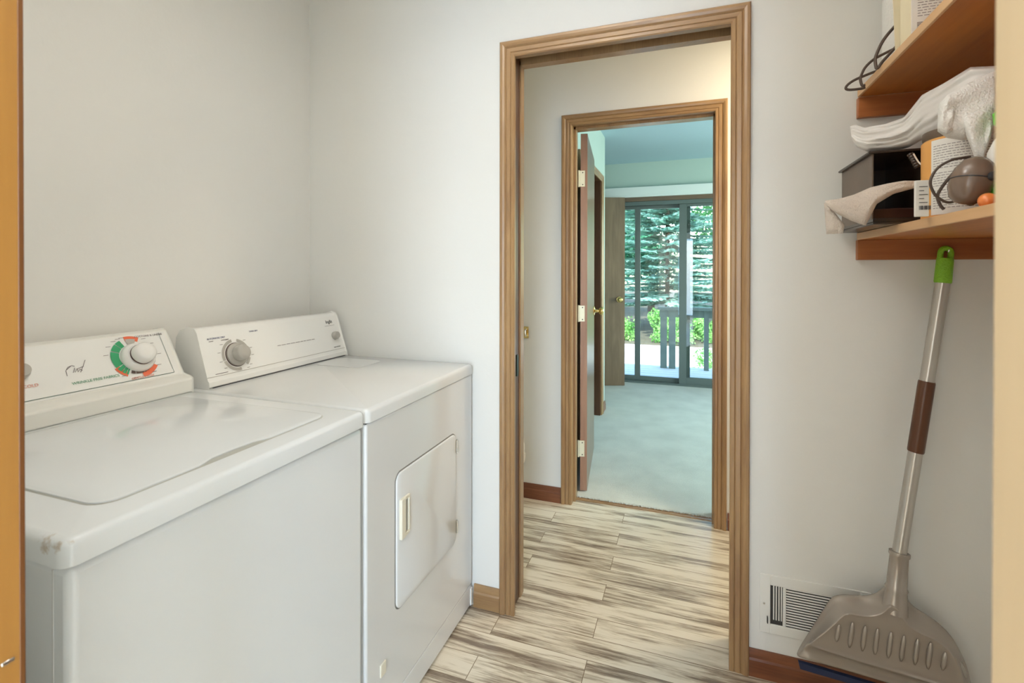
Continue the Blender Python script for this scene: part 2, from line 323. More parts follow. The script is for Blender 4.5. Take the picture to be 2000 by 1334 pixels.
# baseboards
def base_prof(h=.082): return [(0, 0), (.013, 0), (.013, h*.62), (.010, h*.70), (.010, h*.82), (.006, h), (0, h)]
def baseboard(name, axis, a, b, w0, sgn, m):
    pr = [((w0+sgn*t), z) for t, z in base_prof()]
    mb = MB()
    if axis == 'X': mb.prism(pr, 'X', a, b)
    else: mb.prism(pr, 'Y', a, b)
    return struct(mb.build(name, m, ang=20))
baseboard('baseboard_back_right', 'X', .186, .83, D, -1, BX); baseboard('baseboard_back_left', 'X', -.752, -.648, D, -1, WX)
baseboard('baseboard_hallway', 'X', -2.3, -.641, E2, -1, BX); baseboard('baseboard_hallway_right', 'X', .192, 1.8, E2, -1, BX)
baseboard('baseboard_left', 'Y', NF, D, -1.526, 1, BY); baseboard('baseboard_right', 'Y', NF, D, .83, -1, BY)
baseboard('baseboard_bedroom_left', 'Y', 4.341, 4.50, -.70, 1, BY)
baseboard('baseboard_bedroom_back', 'X', -2.3, -.80, D3, -1, BX)

# ---------------------------------------------------------------- washer
def rrect(x0, x1, y0, y1, r, n=6):
    out = []
    for cx, cy, a0 in ((x1-r, y1-r, 0), (x0+r, y1-r, 90), (x0+r, y0+r, 180), (x1-r, y0+r, 270)):
        for k in range(n+1): a = R(a0+90*k/n); out.append((cx+r*math.cos(a), cy+r*math.sin(a)))
    return out
def panel_M(p0, p1):   # matrix for prints on a console face: x along +Y, y up the slope, z out
    u = (Vector(p1)-Vector(p0)).normalized(); yv = Vector((0, 1, 0)); nrm = yv.cross(u)
    return u, nrm
ZT = .915
def top_slab(x0, x1, y0, y1, z0, z1, r):   # enamel top with rounded edge
    b = MB(); rings = []
    prof = [(0, z0), (0, z1-r), (r*.13, z1-r*.6), (r*.45, z1-r*.2), (r, z1)]
    N = 6; vs = []
    for ins, z in prof:
        for p_ in rrect(x0+ins, x1-ins, y0+ins, y1-ins, max(.018-ins, .004), N): vs.append((*p_, z))
    n = 4*(N+1); m = len(prof)
    fs = [(i*n+k, i*n+(k+1) % n, (i+1)*n+(k+1) % n, (i+1)*n+k) for i in range(m-1) for k in range(n)]
    fs += [tuple(range(n-1, -1, -1)), tuple((m-1)*n+k for k in range(n))]
    return b.add(vs, fs)

wx0, wx1, wy0, wy1 = -1.515, -.756, .405, 1.030
washer = thing('washing_machine', ((wx0+wx1)/2, (wy0+wy1)/2, 0), 'white top-loading washing machine with green and red dial, nearer of the two appliances', 'washing machine')
cab = MB().box((wx0+.01, wy0+.004, .012), (wx1+.000, wy1-.004, .8755)).build('cabinet', ENAMEL, washer, bevel=.012, seg=3)
MB().box((wx1-.03, wy0+.028, .02), (wx1-.004, wy0+.0335, .868)).build('seam', GAP, cab) if False else None
MB().box((wx1-.034, wy0+.0034, .02), (wx1-.031, wy0+.006, .868)).build('seam_line', ENAMEL2, cab)
for sx in (wx0+.06, wx1-.06):
    for sy in (wy0+.06, wy1-.06): MB().lathe((sx, sy, 0), (0, 0, 1), [(.022, 0), (.022, .006), (.012, .008), (.012, .02)], 14).build('foot', GAP, washer)
MB().box((wx0+.015, wy0+.018, .868), (wx1-.010, wy1-.008, .880)).build('top_gasket', mat('seam_shadow', (.12, .11, .10), .8), washer)
# enamel with a rust stain at the front corner
RUST = mat('white_enamel_rust_spot', (.745, .77, .78), .10, bump=.012, bscale=220)
def add_rust(m, spots):
    n = m.node_tree.nodes; l = m.node_tree.links; b = n['Principled BSDF']; src = b.inputs['Base Color'].links[0].from_socket
    g = n.new('ShaderNodeNewGeometry'); nz = n.new('ShaderNodeTexNoise'); nz.inputs['Scale'].default_value = 130; nz.inputs['Detail'].default_value = 4; l.new(g.outputs['Position'], nz.inputs['Vector'])
    cur = src
    for (c_, rad) in spots:
        d = n.new('ShaderNodeVectorMath'); d.operation = 'DISTANCE'; l.new(g.outputs['Position'], d.inputs[0]); d.inputs[1].default_value = c_
        q = n.new('ShaderNodeMath'); q.operation = 'DIVIDE'; l.new(d.outputs['Value'], q.inputs[0]); q.inputs[1].default_value = rad
        a = n.new('ShaderNodeMath'); a.operation = 'MULTIPLY_ADD'; l.new(nz.outputs['Fac'], a.inputs[0]); a.inputs[1].default_value = 2.2; l.new(q.outputs[0], a.inputs[2])
        mr = n.new('ShaderNodeMapRange'); mr.inputs[1].default_value = 1.35; mr.inputs[2].default_value = 2.0; mr.inputs[3].default_value = .6; mr.inputs[4].default_value = 0; l.new(a.outputs[0], mr.inputs[0])
        mx = n.new('ShaderNodeMix'); mx.data_type = 'RGBA'; mx.inputs[7].default_value = (.36, .24, .12, 1); l.new(mr.outputs[0], mx.inputs[0]); l.new(cur, mx.inputs[6]); cur = mx.outputs[2]
    l.new(cur, b.inputs['Base Color'])
pA = P(94, 1064, 'Y', wy0); pB = P(116, 1066, 'Y', wy0); pC = P(139, 1061, 'X', wx1)
add_rust(RUST, [(pA, .013), (pB, .009), (pC, .005)])
deck = top_slab(wx0, wx1+.006, wy0-.004, wy1+.002, .878, ZT, .010).build('top_panel', RUST, washer, ang=50)
# lid with finger notch
lp = []
lx0, lx1, ly0, ly1, lr = -1.315, -.812, .478, .968, .035
for px_, py_ in rrect(lx0, lx1, ly0, ly1, lr): lp.append((px_, py_))
notch = []
for (x_, y_) in lp:
    notch.append((x_, y_))
    if abs(x_-lx1) < 1e-4 and abs(y_-(ly0+lr)) < 1e-3: pass
k = max(i for i, p_ in enumerate(notch) if abs(p_[0]-lx1) < 1e-4)   # last point runs up the front edge to the first
for y_, dx in ((.635, 0), (.650, .004), (.670, .012), (.715, .014), (.760, .012), (.780, .004), (.795, 0)): notch.append((lx1-dx, y_))
def slab(poly, z0, z1, ins=.003):
    b = MB(); n = len(poly); cx = sum(p_[0] for p_ in poly)/n; cy = sum(p_[1] for p_ in poly)/n
    top = []
    for x_, y_ in poly:
        d = Vector((x_-cx, y_-cy)); d = d*(1-ins*1.6/d.length); top.append((cx+d.x, cy+d.y, z1))
    vs = [(x_, y_, z0) for x_, y_ in poly]+[(x_, y_, z1-.0015) for x_, y_ in poly]+top
    fs = [(i, (i+1) % n, n+(i+1) % n, n+i) for i in range(n)]+[(n+i, n+(i+1) % n, 2*n+(i+1) % n, 2*n+i) for i in range(n)]+[tuple(range(2*n, 3*n)), tuple(range(n-1, -1, -1))]
    return b.add(vs, fs)
rim = slab([(cx*1.0, cy) for cx, cy in rrect(lx0-.0035, lx1+.0035, ly0-.0035, ly1+.0035, lr+.003)], ZT-.002, ZT+.0012).build('lid_groove_shade', mat('groove_shade_grey', (.42, .42, .38), .5), deck)  # grey slab stands in for shade in the groove and finger notch
lid = slab(notch, ZT-.001, ZT+.0045).build('lid', ENAMEL, washer, ang=60)
# console : side profile in X-Z
def console(prof, y0, y1, m, parent, name='console', bev=.004): return MB().prism(prof, 'Y', y0, y1).build(name, m, parent, bevel=bev, seg=3)
cprof = [(-1.338, ZT), (-1.338, .953), (-1.346, .958), (-1.375, .964), (-1.447, 1.086), (-1.462, 1.092), (-1.50, 1.085), (-1.505, ZT)]
con = console(cprof, .425, 1.027, RIMW, washer)
p0, p1 = Vector((-1.375, 0, .964)), Vector((-1.447, 0, 1.086)); U, NRM = panel_M(p0, p1)
if NRM.x < 0: NRM = -NRM
def onp(y, t, h, P0=None, UU=None, NN=None): return (P0 or p0) + (UU or U)*t + (NN or NRM)*h + Vector((0, y, 0))
def quadprint(name, m, parent, pts, P0, UU, NN, h=.0022, th=.0012):
    """flat printed or inset shape given by (y, t) points on a console face"""
    n = len(pts); vs = [P0+UU*t+NN*(h-th)+Vector((0, y, 0)) for y, t in pts]+[P0+UU*t+NN*h+Vector((0, y, 0)) for y, t in pts]
    return MB().add(vs, [tuple(range(n)), tuple(range(2*n-1, n-1, -1))]+[(i, (i+1) % n, n+(i+1) % n, n+i) for i in range(n)]).build(name, m, parent, smooth=False)
face = quadprint('face_panel', PANELW, con, [(.428, .003), (1.018, .003), (1.018, .139), (.428, .139)], p0, U, NRM, .0010, .004)
def strip(mb, y0, t0, y1, t1, wdt, h, P0, UU, NN):
    d = Vector((y1-y0, t1-t0)); nn = Vector((-d.y, d.x)).normalized()*wdt/2; q = [(y0+nn.x, t0+nn.y), (y0-nn.x, t0-nn.y), (y1-nn.x, t1-nn.y), (y1+nn.x, t1+nn.y)]
    mb.add([P0+UU*t+NN*h+Vector((0, y, 0)) for y, t in q], [(0, 1, 2, 3)])
b_ = MB(); strip(b_, .43, .009, 1.002, .009, .0014, .0024, p0, U, NRM); strip(b_, 1.002, .009, 1.002, .137, .0010, .0024, p0, U, NRM); b_.build('pinstripe', mat('dark_green_line', (.06, .12, .10), .5), con)
def ring(mb, cy, ct, r0, r1, a0, a1, h, P0, UU, NN, n=14, asp=1.0):
    vs = []
    for i in range(n+1):
        a = R(a0+(a1-a0)*i/n)
        for r_ in (r0, r1): vs.append(P0+UU*(ct+r_*math.sin(a)*asp)+NN*h+Vector((0, cy+r_*math.cos(a), 0)))
    mb.add(vs, [(2*i, 2*i+1, 2*i+3, 2*i+2) for i in range(n)])
DY, DT = .915, .0745
def bands(name, m, par, cy, ct, r0, r1, h, P0, UU, NN, spans, n=14):
    for a, b2 in spans:
        g = MB(); ring(g, cy, ct, r0, r1, a, b2, h, P0, UU, NN, n); g.build(name, m, par)
bands('dial_green_band', GREENP, con, DY, DT, .036, .056, .0026, p0, U, NRM, ((112, 128), (130, 152), (155, 205), (208, 220), (222, 231), (233, 238)))
bands('dial_red_band', REDP, con, DY, DT, .048, .062, .0022, p0, U, NRM, ((62, 98), (205, 238), (276, 325)))
bands('dial_taupe_band', LGREY, con, DY, DT, .034, .054, .0024, p0, U, NRM, ((-28, -2), (2, 30), (70, 97)))
bands('dial_brown_band', DKBROWN, con, DY, DT, .034, .050, .0028, p0, U, NRM, ((244, 256), (258, 282), (284, 291), (293, 300), (302, 309), (311, 318), (320, 327)), 8)
def line_part(name, m, par, *a):
    g = MB(); strip(g, *a); g.build(name, m, par)
for a in (-60, -35, -2, 33, 55, 98, 107, 120, 140, 165, 235, 262, 300):
    r0, r1 = .060, .070; y_, t_ = DY+r0*math.cos(R(a)), DT+r0*math.sin(R(a)); line_part('dial_tick', TXTGREY, con, y_, t_, y_+.012*(1 if math.cos(R(a)) > 0 else -1), t_, .0014, .0024, p0, U, NRM)
MB().lathe(onp(DY+.008, DT-.004, 0), NRM, [(.042, 0), (.042, .007), (.038, .016), (.033, .020)], 40).build('dial_skirt', WKNOB, con)
b_ = MB(); b_.lathe(onp(DY+.008, DT-.004, .0), NRM, [(.0285, .018), (.0285, .024), (.0290, .0245)], 40); b_.build('dial_groove', DKBROWN, con)
kn = MB().lathe(onp(DY+.008, DT-.004, 0), NRM, [(.027, .020), (.0285, .026), (.0265, .042), (.022, .048), (.010, .051), (0, .0515)], 40).build('dial_knob', WKNOB, con, ang=60)
MB().lathe(onp(.672, .079, 0), NRM, [(.018, 0), (.018, .010), (.015, .020), (0, .021)], 28).build('selector_knob', GREYPL, con)
def tm(y, t, P0, UU, NN, h=.0024):
    Mx = Matrix(((0, UU.x, NN.x, 0), (1, UU.y, NN.y, 0), (0, UU.z, NN.z, 0), (0, 0, 0, 1))); v = P0+UU*t+NN*h+Vector((0, y, 0))
    return Matrix.Translation(v) @ Mx
text_mesh('WRINKLE FREE FABRICS', .0098, tm(.812, .030, p0, U, NRM), 'printed_text', TXTGREEN, con)
text_mesh('COTTONS & LINENS', .0082, tm(.972, .1315, p0, U, NRM), 'printed_text', TXTGREY, con)
text_mesh('GENTLE WASH', .0085, tm(.918, .0135, p0, U, NRM), 'printed_text', TXTRED, con)
text_mesh('HOT/COLD', .010, tm(.672, .043, p0, U, NRM), 'printed_text', TXTRED, con)
def script_mark(name, pts, m, parent, P0, UU, NN, r=.0009):
    b = MB()
    for seg_ in pts: b.tube([P0+UU*t+NN*.0022+Vector((0, y, 0)) for y, t in seg_], r, 6)
    return b.build(name, m, parent)
script_mark('maker_emblem', [[(.756, .052), (.757, .066), (.763, .074), (.772, .077), (.777, .074)], [(.758, .067), (.770, .076)], [(.770, .058), (.776, .070), (.774, .058), (.781, .066), (.780, .058), (.786, .064), (.790, .060)],
             [(.785, .056), (.795, .072), (.803, .086)], [(.779, .066), (.795, .070)]], TXTGREY, con, p0, U, NRM, .0007)

# ---------------------------------------------------------------- dryer
dx0, dx1, dy0, dy1 = -1.515, -.756, 1.037, 1.690
dryer = thing('clothes_dryer', ((dx0+dx1)/2, (dy0+dy1)/2, 0), 'white front-loading clothes dryer with grey dial, standing against the doorway wall', 'dryer')
cab = MB().box((dx0+.01, dy0+.003, .090), (dx1, dy1-.003, .877)).build('cabinet', ENAMEL2, dryer, bevel=.006, seg=3)
MB().box((dx0+.01, dy0+.003, .012), (dx1-.002, dy1-.003, .0885)).build('kick_panel', ENAMEL2, dryer, bevel=.004)
MB().box((dx1-.012, dy1-.014, .012), (dx1+.0016, dy1-.001, .075)).build('corner_trim', WKNOB, dryer, bevel=.001)
for sx in (dx0+.06, dx1-.06):
    for sy in (dy0+.06, dy1-.06): MB().lathe((sx, sy, 0), (0, 0, 1), [(.022, 0), (.022, .006), (.012, .008), (.012, .02)], 14).build('foot', GAP, dryer)
MB().box((dx0+.015, dy0+.006, .870), (dx1-.003, dy1-.006, .882)).build('top_gasket', GAP, dryer)
dk = top_slab(dx0, dx1+.005, dy0, dy1, .8795, ZT, .012).build('top_panel', ENAMEL2, dryer, ang=50)
MB().prism(rrect(-1.30, -1.10, 1.47, 1.62, .03), 'Z', ZT-.001, ZT+.0012).build('lint_cover', ENAMEL2, dk, bevel=.0008)
# door on the front (plane X = dx1)
def yz(poly, x0, x1, ins=.004):
    b = MB(); n = len(poly); cy = sum(p_[0] for p_ in poly)/n; cz = sum(p_[1] for p_ in poly)/n; vs = []
    for y_, z_ in poly: vs.append((x0, y_, z_))
    for y_, z_ in poly: vs.append((x1-.002, y_, z_))
    for y_, z_ in poly:
        d = Vector((y_-cy, z_-cz)); d *= 1-ins/d.length; vs.append((x1, cy+d.x, cz+d.y))
    fs = [(i, (i+1) % n, n+(i+1) % n, n+i) for i in range(n)]+[(n+i, n+(i+1) % n, 2*n+(i+1) % n, 2*n+i) for i in range(n)]+[tuple(range(2*n, 3*n)), tuple(range(n-1, -1, -1))]
    return b.add(vs, fs)
oy0, oy1, oz0, oz1 = 1.171, 1.543, .320, .700
MB_ = yz(rrect(oy0-.004, oy1+.004, oz0-.004, oz1+.004, .028), dx1-.004, dx1+.0012, .001).build('door_seal', mat('door_shadow_gap', (.22, .21, .19), .6), dryer)
dd = yz(rrect(oy0, oy1, oz0, oz1, .026), dx1, dx1+.006, .004).build('door', ENAMEL2, dryer, ang=60)
hx = dx1+.006
HND = mat('cream_handle', (.74, .70, .58), .35)
MB().box((hx-.001, 1.182, .514), (hx+.009, 1.203, .626)).box((hx-.001, 1.203, .514), (hx+.006, 1.230, .524)).box((hx-.001, 1.203, .616), (hx+.006, 1.230, .626)).box((hx-.001, 1.223, .524), (hx+.006, 1.230, .616)).build('handle', HND, dd, bevel=.002, seg=3)
MB().box((hx-.0008, 1.206, .517), (hx+.0006, 1.225, .616)).build('handle_recess', mat('recess_grey', (.36, .36, .33), .5), dd)
for z_ in (.653, .374):
    MB().box((dx1, oy1+.001, z_-.022), (dx1+.006, oy1+.009, z_+.022)).tube([(dx1+.007, oy1+.002, z_-.022), (dx1+.007, oy1+.002, z_+.022)], .003, 10).build('hinge', CHROME, dryer)
bd = MB().box((dx1-.001, 1.098, .192), (dx1+.004, 1.122, .226)).build('badge', HND, dryer, bevel=.002, seg=3)
q0, q1 = Vector((-1.324, 0, .934)), Vector((-1.373, 0, 1.083)); U2, N2 = panel_M(q0, q1)
if N2.x < 0: N2 = -N2
dprof = [(-1.318, ZT), (-1.320, .932), (-1.324, .936), (-1.370, 1.075), (-1.378, 1.085), (-1.395, 1.090), (-1.430, 1.080), (-1.445, 1.060), (-1.46, ZT)]
con = console(dprof, 1.060, 1.684, PANELW, dryer, bev=.005)
CGAP = MB().box((-1.46, 1.075, ZT-.0005), (-1.3165, 1.67, ZT+.0022)).build('base_gap', BLACKP, con)
g_ = MB(); strip(g_, 1.062, .012, 1.682, .012, .0015, .0014, q0, U2, N2); g_.build('pinstripe', LGREY, con)
EY, ET = 1.178, .066
bands('dial_grey_band', LGREY, con, EY, ET, .042, .051, .0016, q0, U2, N2, ((98, 195), (198, 278), (20, 75), (-50, -20)), 16)
MB().lathe(q0+U2*ET+Vector((0, EY, 0)), N2, [(.0385, .0008), (.0385, .0028)], 40).build('dial_dark_ring', DKBROWN, con)
MB().lathe(q0+U2*ET+Vector((0, EY, 0)), N2, [(.0365, .001), (.0365, .008), (.030, .013), (.026, .014)], 40).build('dial_skirt', GREYPL, con)
MB().lathe(q0+U2*ET+Vector((0, EY, 0)), N2, [(.025, .012), (.0245, .034), (.021, .039), (.008, .0405), (0, .041)], 40).build('dial_knob', GREYPL, con, ang=60)
MB().lathe(q0+U2*.068+Vector((0, 1.640, 0)), N2, [(.016, .0), (.0155, .014), (.013, .019), (0, .0195)], 32).build('start_knob', GREYPL, con, ang=60)
text_mesh('AUTOMATIC DRY', .0078, tm(1.122, .127, q0, U2, N2, .0012), 'printed_text', NAVYP, con)
text_mesh('TIMED DRY', .0068, tm(1.262, .133, q0, U2, N2, .0012), 'printed_text', NAVYP, con)
text_mesh('PUSH TO START', .0052, tm(1.640, .022, q0, U2, N2, .0012), 'printed_text', BLACKP, con)
text_mesh('Inglis', .019, tm(1.628, .128, q0, U2, N2, .0012), 'maker_emblem', BLACKP, con)
text_mesh('COTTONS', .0055, tm(1.150, .118, q0, U2, N2, .0012), 'printed_text', TXTGREY, con)
random.seed(3)
y_ = 1.345
while y_ < 1.515:
    L_ = random.uniform(.012, .026); line_part('small_print', TXTGREY, con, y_, .0695, y_+L_, .0695, .0018, .0014, q0, U2, N2); y_ += L_+.003
for a in ((1.600, .112, 1.655, .112, .0008), (1.092, .018, 1.135, .018, .002), (1.095, .119, 1.11, .119, .002)): line_part('small_print', TXTGREY, con, *a, .0014, q0, U2, N2)
for a in (-45, -10, 15, 50, 105, 135, 165, 195, 220, 300):
    y_, t_ = EY+.055*math.cos(R(a)), ET+.055*math.sin(R(a)); line_part('dial_tick', TXTGREY, con, y_, t_, y_+.010*(1 if math.cos(R(a)) > 0 else -1), t_, .0014, .0014, q0, U2, N2)

# ---------------------------------------------------------------- shelves on the right wall
def shelf(name_label, z1, th, cz0):
    t = thing('wall_shelf', (.83, 1.1, z1), name_label, 'shelf', None)
    MB().box((.473, .45, z1-th), (.829, 1.6835, z1)).build('board', SH_Y, t)
    MB().box((.4665, .45, z1-th), (.473, 1.6835, z1)).build('edge_band', SH_E, t, bevel=.001)
    MB().box((.469, 1.6835, cz0), (.829, 1.7028, z1-th)).build('cleat', SH_X, t, bevel=.0015)
    MB().box((.810, .45, cz0), (.829, 1.6830, z1-th)).build('cleat', SH_Y, t, bevel=.0015)
    return t
shelf('lower wooden shelf holding the dark bin, towel and bottles', 1.374, .020, 1.296)
shelf('upper wooden shelf seen from below, nearest the top edge', 1.788, .020, 1.709)
Z1 = 1.374; Z2 = 1.788

def cloth(name, top, bot, m, parent=None, nu=40, nv=16, bulge=.02, thick=.012, amp=.004, fr=3.0, seed=0, crease=0):
    """soft folded cloth between two edge polylines of 3D points; front bulges to the viewer, with thickness behind"""
    rnd = random.Random(seed)
    def samp(pl, t):
        L = [0];
        for i in range(1, len(pl)): L.append(L[-1]+(Vector(pl[i])-Vector(pl[i-1])).length)
        s_ = t*L[-1]
        for i in range(1, len(pl)):
            if s_ <= L[i] or i == len(pl)-1:
                k = (s_-L[i-1])/max(L[i]-L[i-1], 1e-6); return Vector(pl[i-1]).lerp(Vector(pl[i]), k)
    ph = [rnd.uniform(0, 6.28) for _ in range(8)]
    Ff = []; Bk = []
    vdir = Vector((-.34, -.94, 0))
    for i in range(nu+1):
        u_ = i/nu; a = samp(top, u_); b = samp(bot, u_)
        for j in range(nv+1):
            v_ = j/nv; p_ = a.lerp(b, v_)
            prof = (4*v_*(1-v_))**.5*(min(1, 6*u_)*min(1, 6*(1-u_)))**.5
            w_ = math.sin(fr*6.28*v_+ph[0]+2.2*math.sin(3*u_+ph[1]))*.6+math.sin(fr*11*(v_+.25*u_)+ph[2])*.35+math.sin(9*u_+ph[3]+3*v_)*.4
            if crease: w_ = abs(w_)*1.6-1
            p2 = p_+vdir*(bulge*prof+amp*w_*prof); Ff.append(p2); Bk.append(p_-vdir*(thick+.2*bulge*prof))
    n = (nu+1)*(nv+1); W = nv+1; fs = []
    for i in range(nu):
        for j in range(nv):
            q = (i*W+j, (i+1)*W+j, (i+1)*W+j+1, i*W+j+1); fs.append(q); fs.append(tuple(n+k for k in reversed(q)))
    for i in range(nu):
        for j in (0, nv): q = (i*W+j, (i+1)*W+j, n+(i+1)*W+j, n+i*W+j); fs.append(q if j else q[::-1])
    for j in range(nv):
        for i in (0, nu): q = (i*W+j, i*W+j+1, n+i*W+j+1, n+i*W+j); fs.append(q)
    return MB().add(Ff+Bk, fs).build(name, m, parent, ang=80)
def PY_(pts, Y): return [tuple(P(x, y, 'Y', Y if len(r_) == 0 else r_[0])) for x, y, *r_ in pts]

# dark bin lying open towards the room, on a black tray
TY = 1.388
tray = MB().box((.418, TY, Z1+.0005), (.535, 1.680, Z1+.006)).box((.418, TY, Z1+.006), (.422, 1.68, Z1+.014)).box((.418, TY, Z1+.006), (.535, TY+.004, Z1+.014)).box((.531, TY, Z1+.006), (.535, 1.68, Z1+.014)).box((.418, 1.676, Z1+.006), (.535, 1.68, Z1+.014)).build('serving_tray', BLACKPL, bevel=.0015)
tag(tray, 'flat black tray under the dark bin at the far end of the lower shelf', 'tray')
bx0, bx1, by0, by1, bz0, bz1 = .424, .532, 1.42, 1.665, Z1+.0143, 1.548
bn = thing('storage_bin', ((bx0+bx1)/2, (by0+by1)/2, bz0), 'dark brown plastic bin lying open towards the room under the small beige towel', 'bin')
t_ = .004
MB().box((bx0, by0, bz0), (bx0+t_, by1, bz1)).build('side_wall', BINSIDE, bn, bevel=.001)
MB().box((bx1-t_, by0, bz0), (bx1, by1, bz1)).build('side_wall', BLACKPL, bn, bevel=.001)
MB().box((bx0+t_, by0, bz0), (bx1-t_, by1, bz0+t_)).build('bottom_wall', BLACKPL, bn, bevel=.001)
MB().box((bx0+t_, by1-t_, bz0+t_), (bx1-t_, by1, bz1)).build('end_wall', BLACKPL, bn)
MB().box((bx0-.008, by0-.006, bz1), (bx1+.004, by1+.004, bz1+.006)).build('lid', BLACKPL, bn, bevel=.0015)
MB().box((bx0+.008, by0+.03, bz0+t_), (bx1-.010, by1-.02, bz0+.030)).build('insert', mat('dark_maroon_plastic', (.05, .018, .012), .25), bn, bevel=.003)
# small beige towel draped over the bin
tw = cloth('hand_towel', PY_([(1611, 392), (1640, 388), (1668, 380), (1700, 366), (1735, 358), (1765, 353), (1797, 353)], 1.365),
           PY_([(1613, 401), (1632, 416), (1662, 431), (1690, 441), (1712, 398), (1745, 378), (1797, 364)], 1.360), RAG, bulge=.014, thick=.006, amp=.0025, fr=1.2, seed=4)
tag(tw, 'small beige terry towel draped across the dark bin, hanging off the shelf end', 'towel')
cloth('folded_end', PY_([(1609, 395, 1.40), (1611, 420, 1.40), (1614, 457, 1.40)], 1.40), PY_([(1625, 408, 1.385), (1650, 440, 1.39), (1646, 456, 1.39)], 1.40), RAG, tw, nu=16, nv=10, bulge=.010, thick=.004, amp=.003, fr=1.0, seed=9)
# white plastic bag lying over bin and can
bag = cloth('plastic_bag', PY_([(1660, 247, 1.50), (1672, 243, 1.50), (1690, 250, 1.48), (1730, 243, 1.45), (1765, 230, 1.42), (1785, 205, 1.40), (1800, 186, 1.38), (1840, 165, 1.32), (1895, 131, 1.26), (1955, 128, 1.22)], 1.4),
            PY_([(1663, 270, 1.48), (1672, 285, 1.48), (1695, 294, 1.46), (1740, 293, 1.44), (1775, 285, 1.42), (1800, 270, 1.38), (1822, 262, 1.34), (1850, 245, 1.30), (1890, 225, 1.25), (1955, 200, 1.22)], 1.4), BAG, nu=70, nv=26, bulge=.035, thick=.02, amp=.0085, fr=2.3, seed=5, crease=1)
tag(bag, 'crumpled translucent white plastic bag stretched above the dark bin', 'plastic bag')
# white bath towel
wt = cloth('bath_towel', PY_([(1833, 204), (1850, 186), (1890, 162), (1925, 146), (1960, 130)], 1.185), PY_([(1832, 250), (1850, 263), (1882, 268), (1915, 262), (1960, 250)], 1.185), TERRY, nu=44, nv=24, bulge=.035, thick=.03, amp=.006, fr=1.0, seed=12)
tag(wt, 'bunched white terry towel on top of the white labelled can, lower shelf', 'towel')
cloth('hanging_fold', PY_([(1874, 225), (1900, 212), (1925, 205), (1948, 203)], 1.165), PY_([(1890, 268), (1905, 308), (1920, 318), (1935, 270)], 1.165), TERRY, wt, nu=22, nv=20, bulge=.022, thick=.012, amp=.004, fr=1.0, seed=21)
cloth('hanging_fold', PY_([(1838, 215), (1850, 210), (1868, 208)], 1.17), PY_([(1836, 254), (1848, 262), (1862, 256)], 1.17), TERRY, wt, nu=14, nv=16, bulge=.018, thick=.01, amp=.003, fr=1.0, seed=22)
# labelled can
cc = Vector((.561, 1.308, Z1)); cr = .076; ch = 1.551-Z1
can = thing('paint_can', tuple(cc), 'orange and white labelled can with fine print, beside the dark bin', 'can')
MB().lathe(cc, (0, 0, 1), [(cr-.004, 0), (cr, .003), (cr, ch-.010), (cr-.004, ch-.006)], 48).build('body', LABELO, can)
MB().lathe(cc, (0, 0, 1), [(cr-.006, ch-.008), (cr-.002, ch-.002), (cr-.002, ch+.012), (cr-.008, ch+.014), (cr-.012, ch+.010), (0, ch+.010)], 48).build('lid', mat('dark_lid', (.12, .085, .06), .35), can)
def cyl_patch(mb, c, r_, a0, a1, z0, z1, n=20):
    vs = [];
    for i in range(n+1):
        a = R(a0+(a1-a0)*i/n)
        for z_ in (z0, z1): vs.append((c.x+r_*math.cos(a), c.y+r_*math.sin(a), z_))
    return mb.add(vs, [(2*i, 2*i+2, 2*i+3, 2*i+1) for i in range(n)])
cyl_patch(MB(), cc, cr+.0008, 200, 330, Z1+.008, Z1+ch-.012).build('label', LABELW, can)
g_ = MB(); random.seed(11)
for k in range(26):
    z_ = Z1+ch-.026-k*.0052
    if k in (10, 17): continue
    a = 204
    while a < 300:
        L_ = random.uniform(2, 7); cyl_patch(g_, cc, cr+.0013, a, a+L_, z_, z_+.0013, 3); a += L_+1.3
g_.build('fine_print', TXTGREY, can)
# white box in front of the can's left side, with barcode
CY = 1.215
wb = thing('carton', (.46, CY, Z1), 'narrow white carton with a small barcode between the bin and the can', 'box')
bA = P(1788, 400, 'Y', CY); bB = P(1815, 400, 'Y', CY); cz = P(1800, 352, 'Y', CY).z
MB().box((bA.x, CY, Z1+.0005), (bB.x, CY+.008, cz)).build('panel', LABELW, wb, bevel=.001)
g_ = MB()
for k in range(9):
    x_ = bA.x+.006+k*.0022; g_.box((x_, CY-.0008, Z1+.014), (x_+(.0014 if k % 3 else .0007), CY, Z1+.022))
for k in range(5): g_.box((bA.x+.006, CY-.0008, Z1+.028+k*.008), (bA.x+.006+(.008 if k % 2 else .014), CY, Z1+.0292+k*.008))
g_.build('barcode', BLACKP, wb)
# coiled cord and brown gadget
def z8(pts, Y): return [P(1780+x/6.061, 230+y/6.061, 'Y', Y) for x, y in pts]
def smooth_path(pts, n=6):
    pts = [Vector(p) for p in pts]; out = []
    for i in range(len(pts)-1):
        p0_, p1_, p2_, p3_ = pts[max(i-1, 0)], pts[i], pts[i+1], pts[min(i+2, len(pts)-1)]
        for k in range(n):
            t = k/n; out.append(.5*((2*p1_)+(p2_-p0_)*t+(2*p0_-5*p1_+4*p2_-p3_)*t*t+(-p0_+3*p1_-3*p2_+p3_)*t**3))
    out.append(pts[-1]); return out
gd = thing('electric_trimmer', tuple(P(1897, 388, 'Y', 1.14)), 'glossy brown rounded electric gadget with a dark seam and looped cord, lower shelf', 'appliance')
gc = P(1898, 353, 'Y', 1.13)
ax = Vector((.25, -.1, 1)).normalized()
gprof = [(0, -.044), (.014, -.042), (.024, -.034), (.031, -.016), (.032, 0), (.030, .018), (.022, .034), (.011, .042), (0, .044)]
MB().lathe(gc, ax, gprof, 32).build('body', GADGET, gd, ang=80)
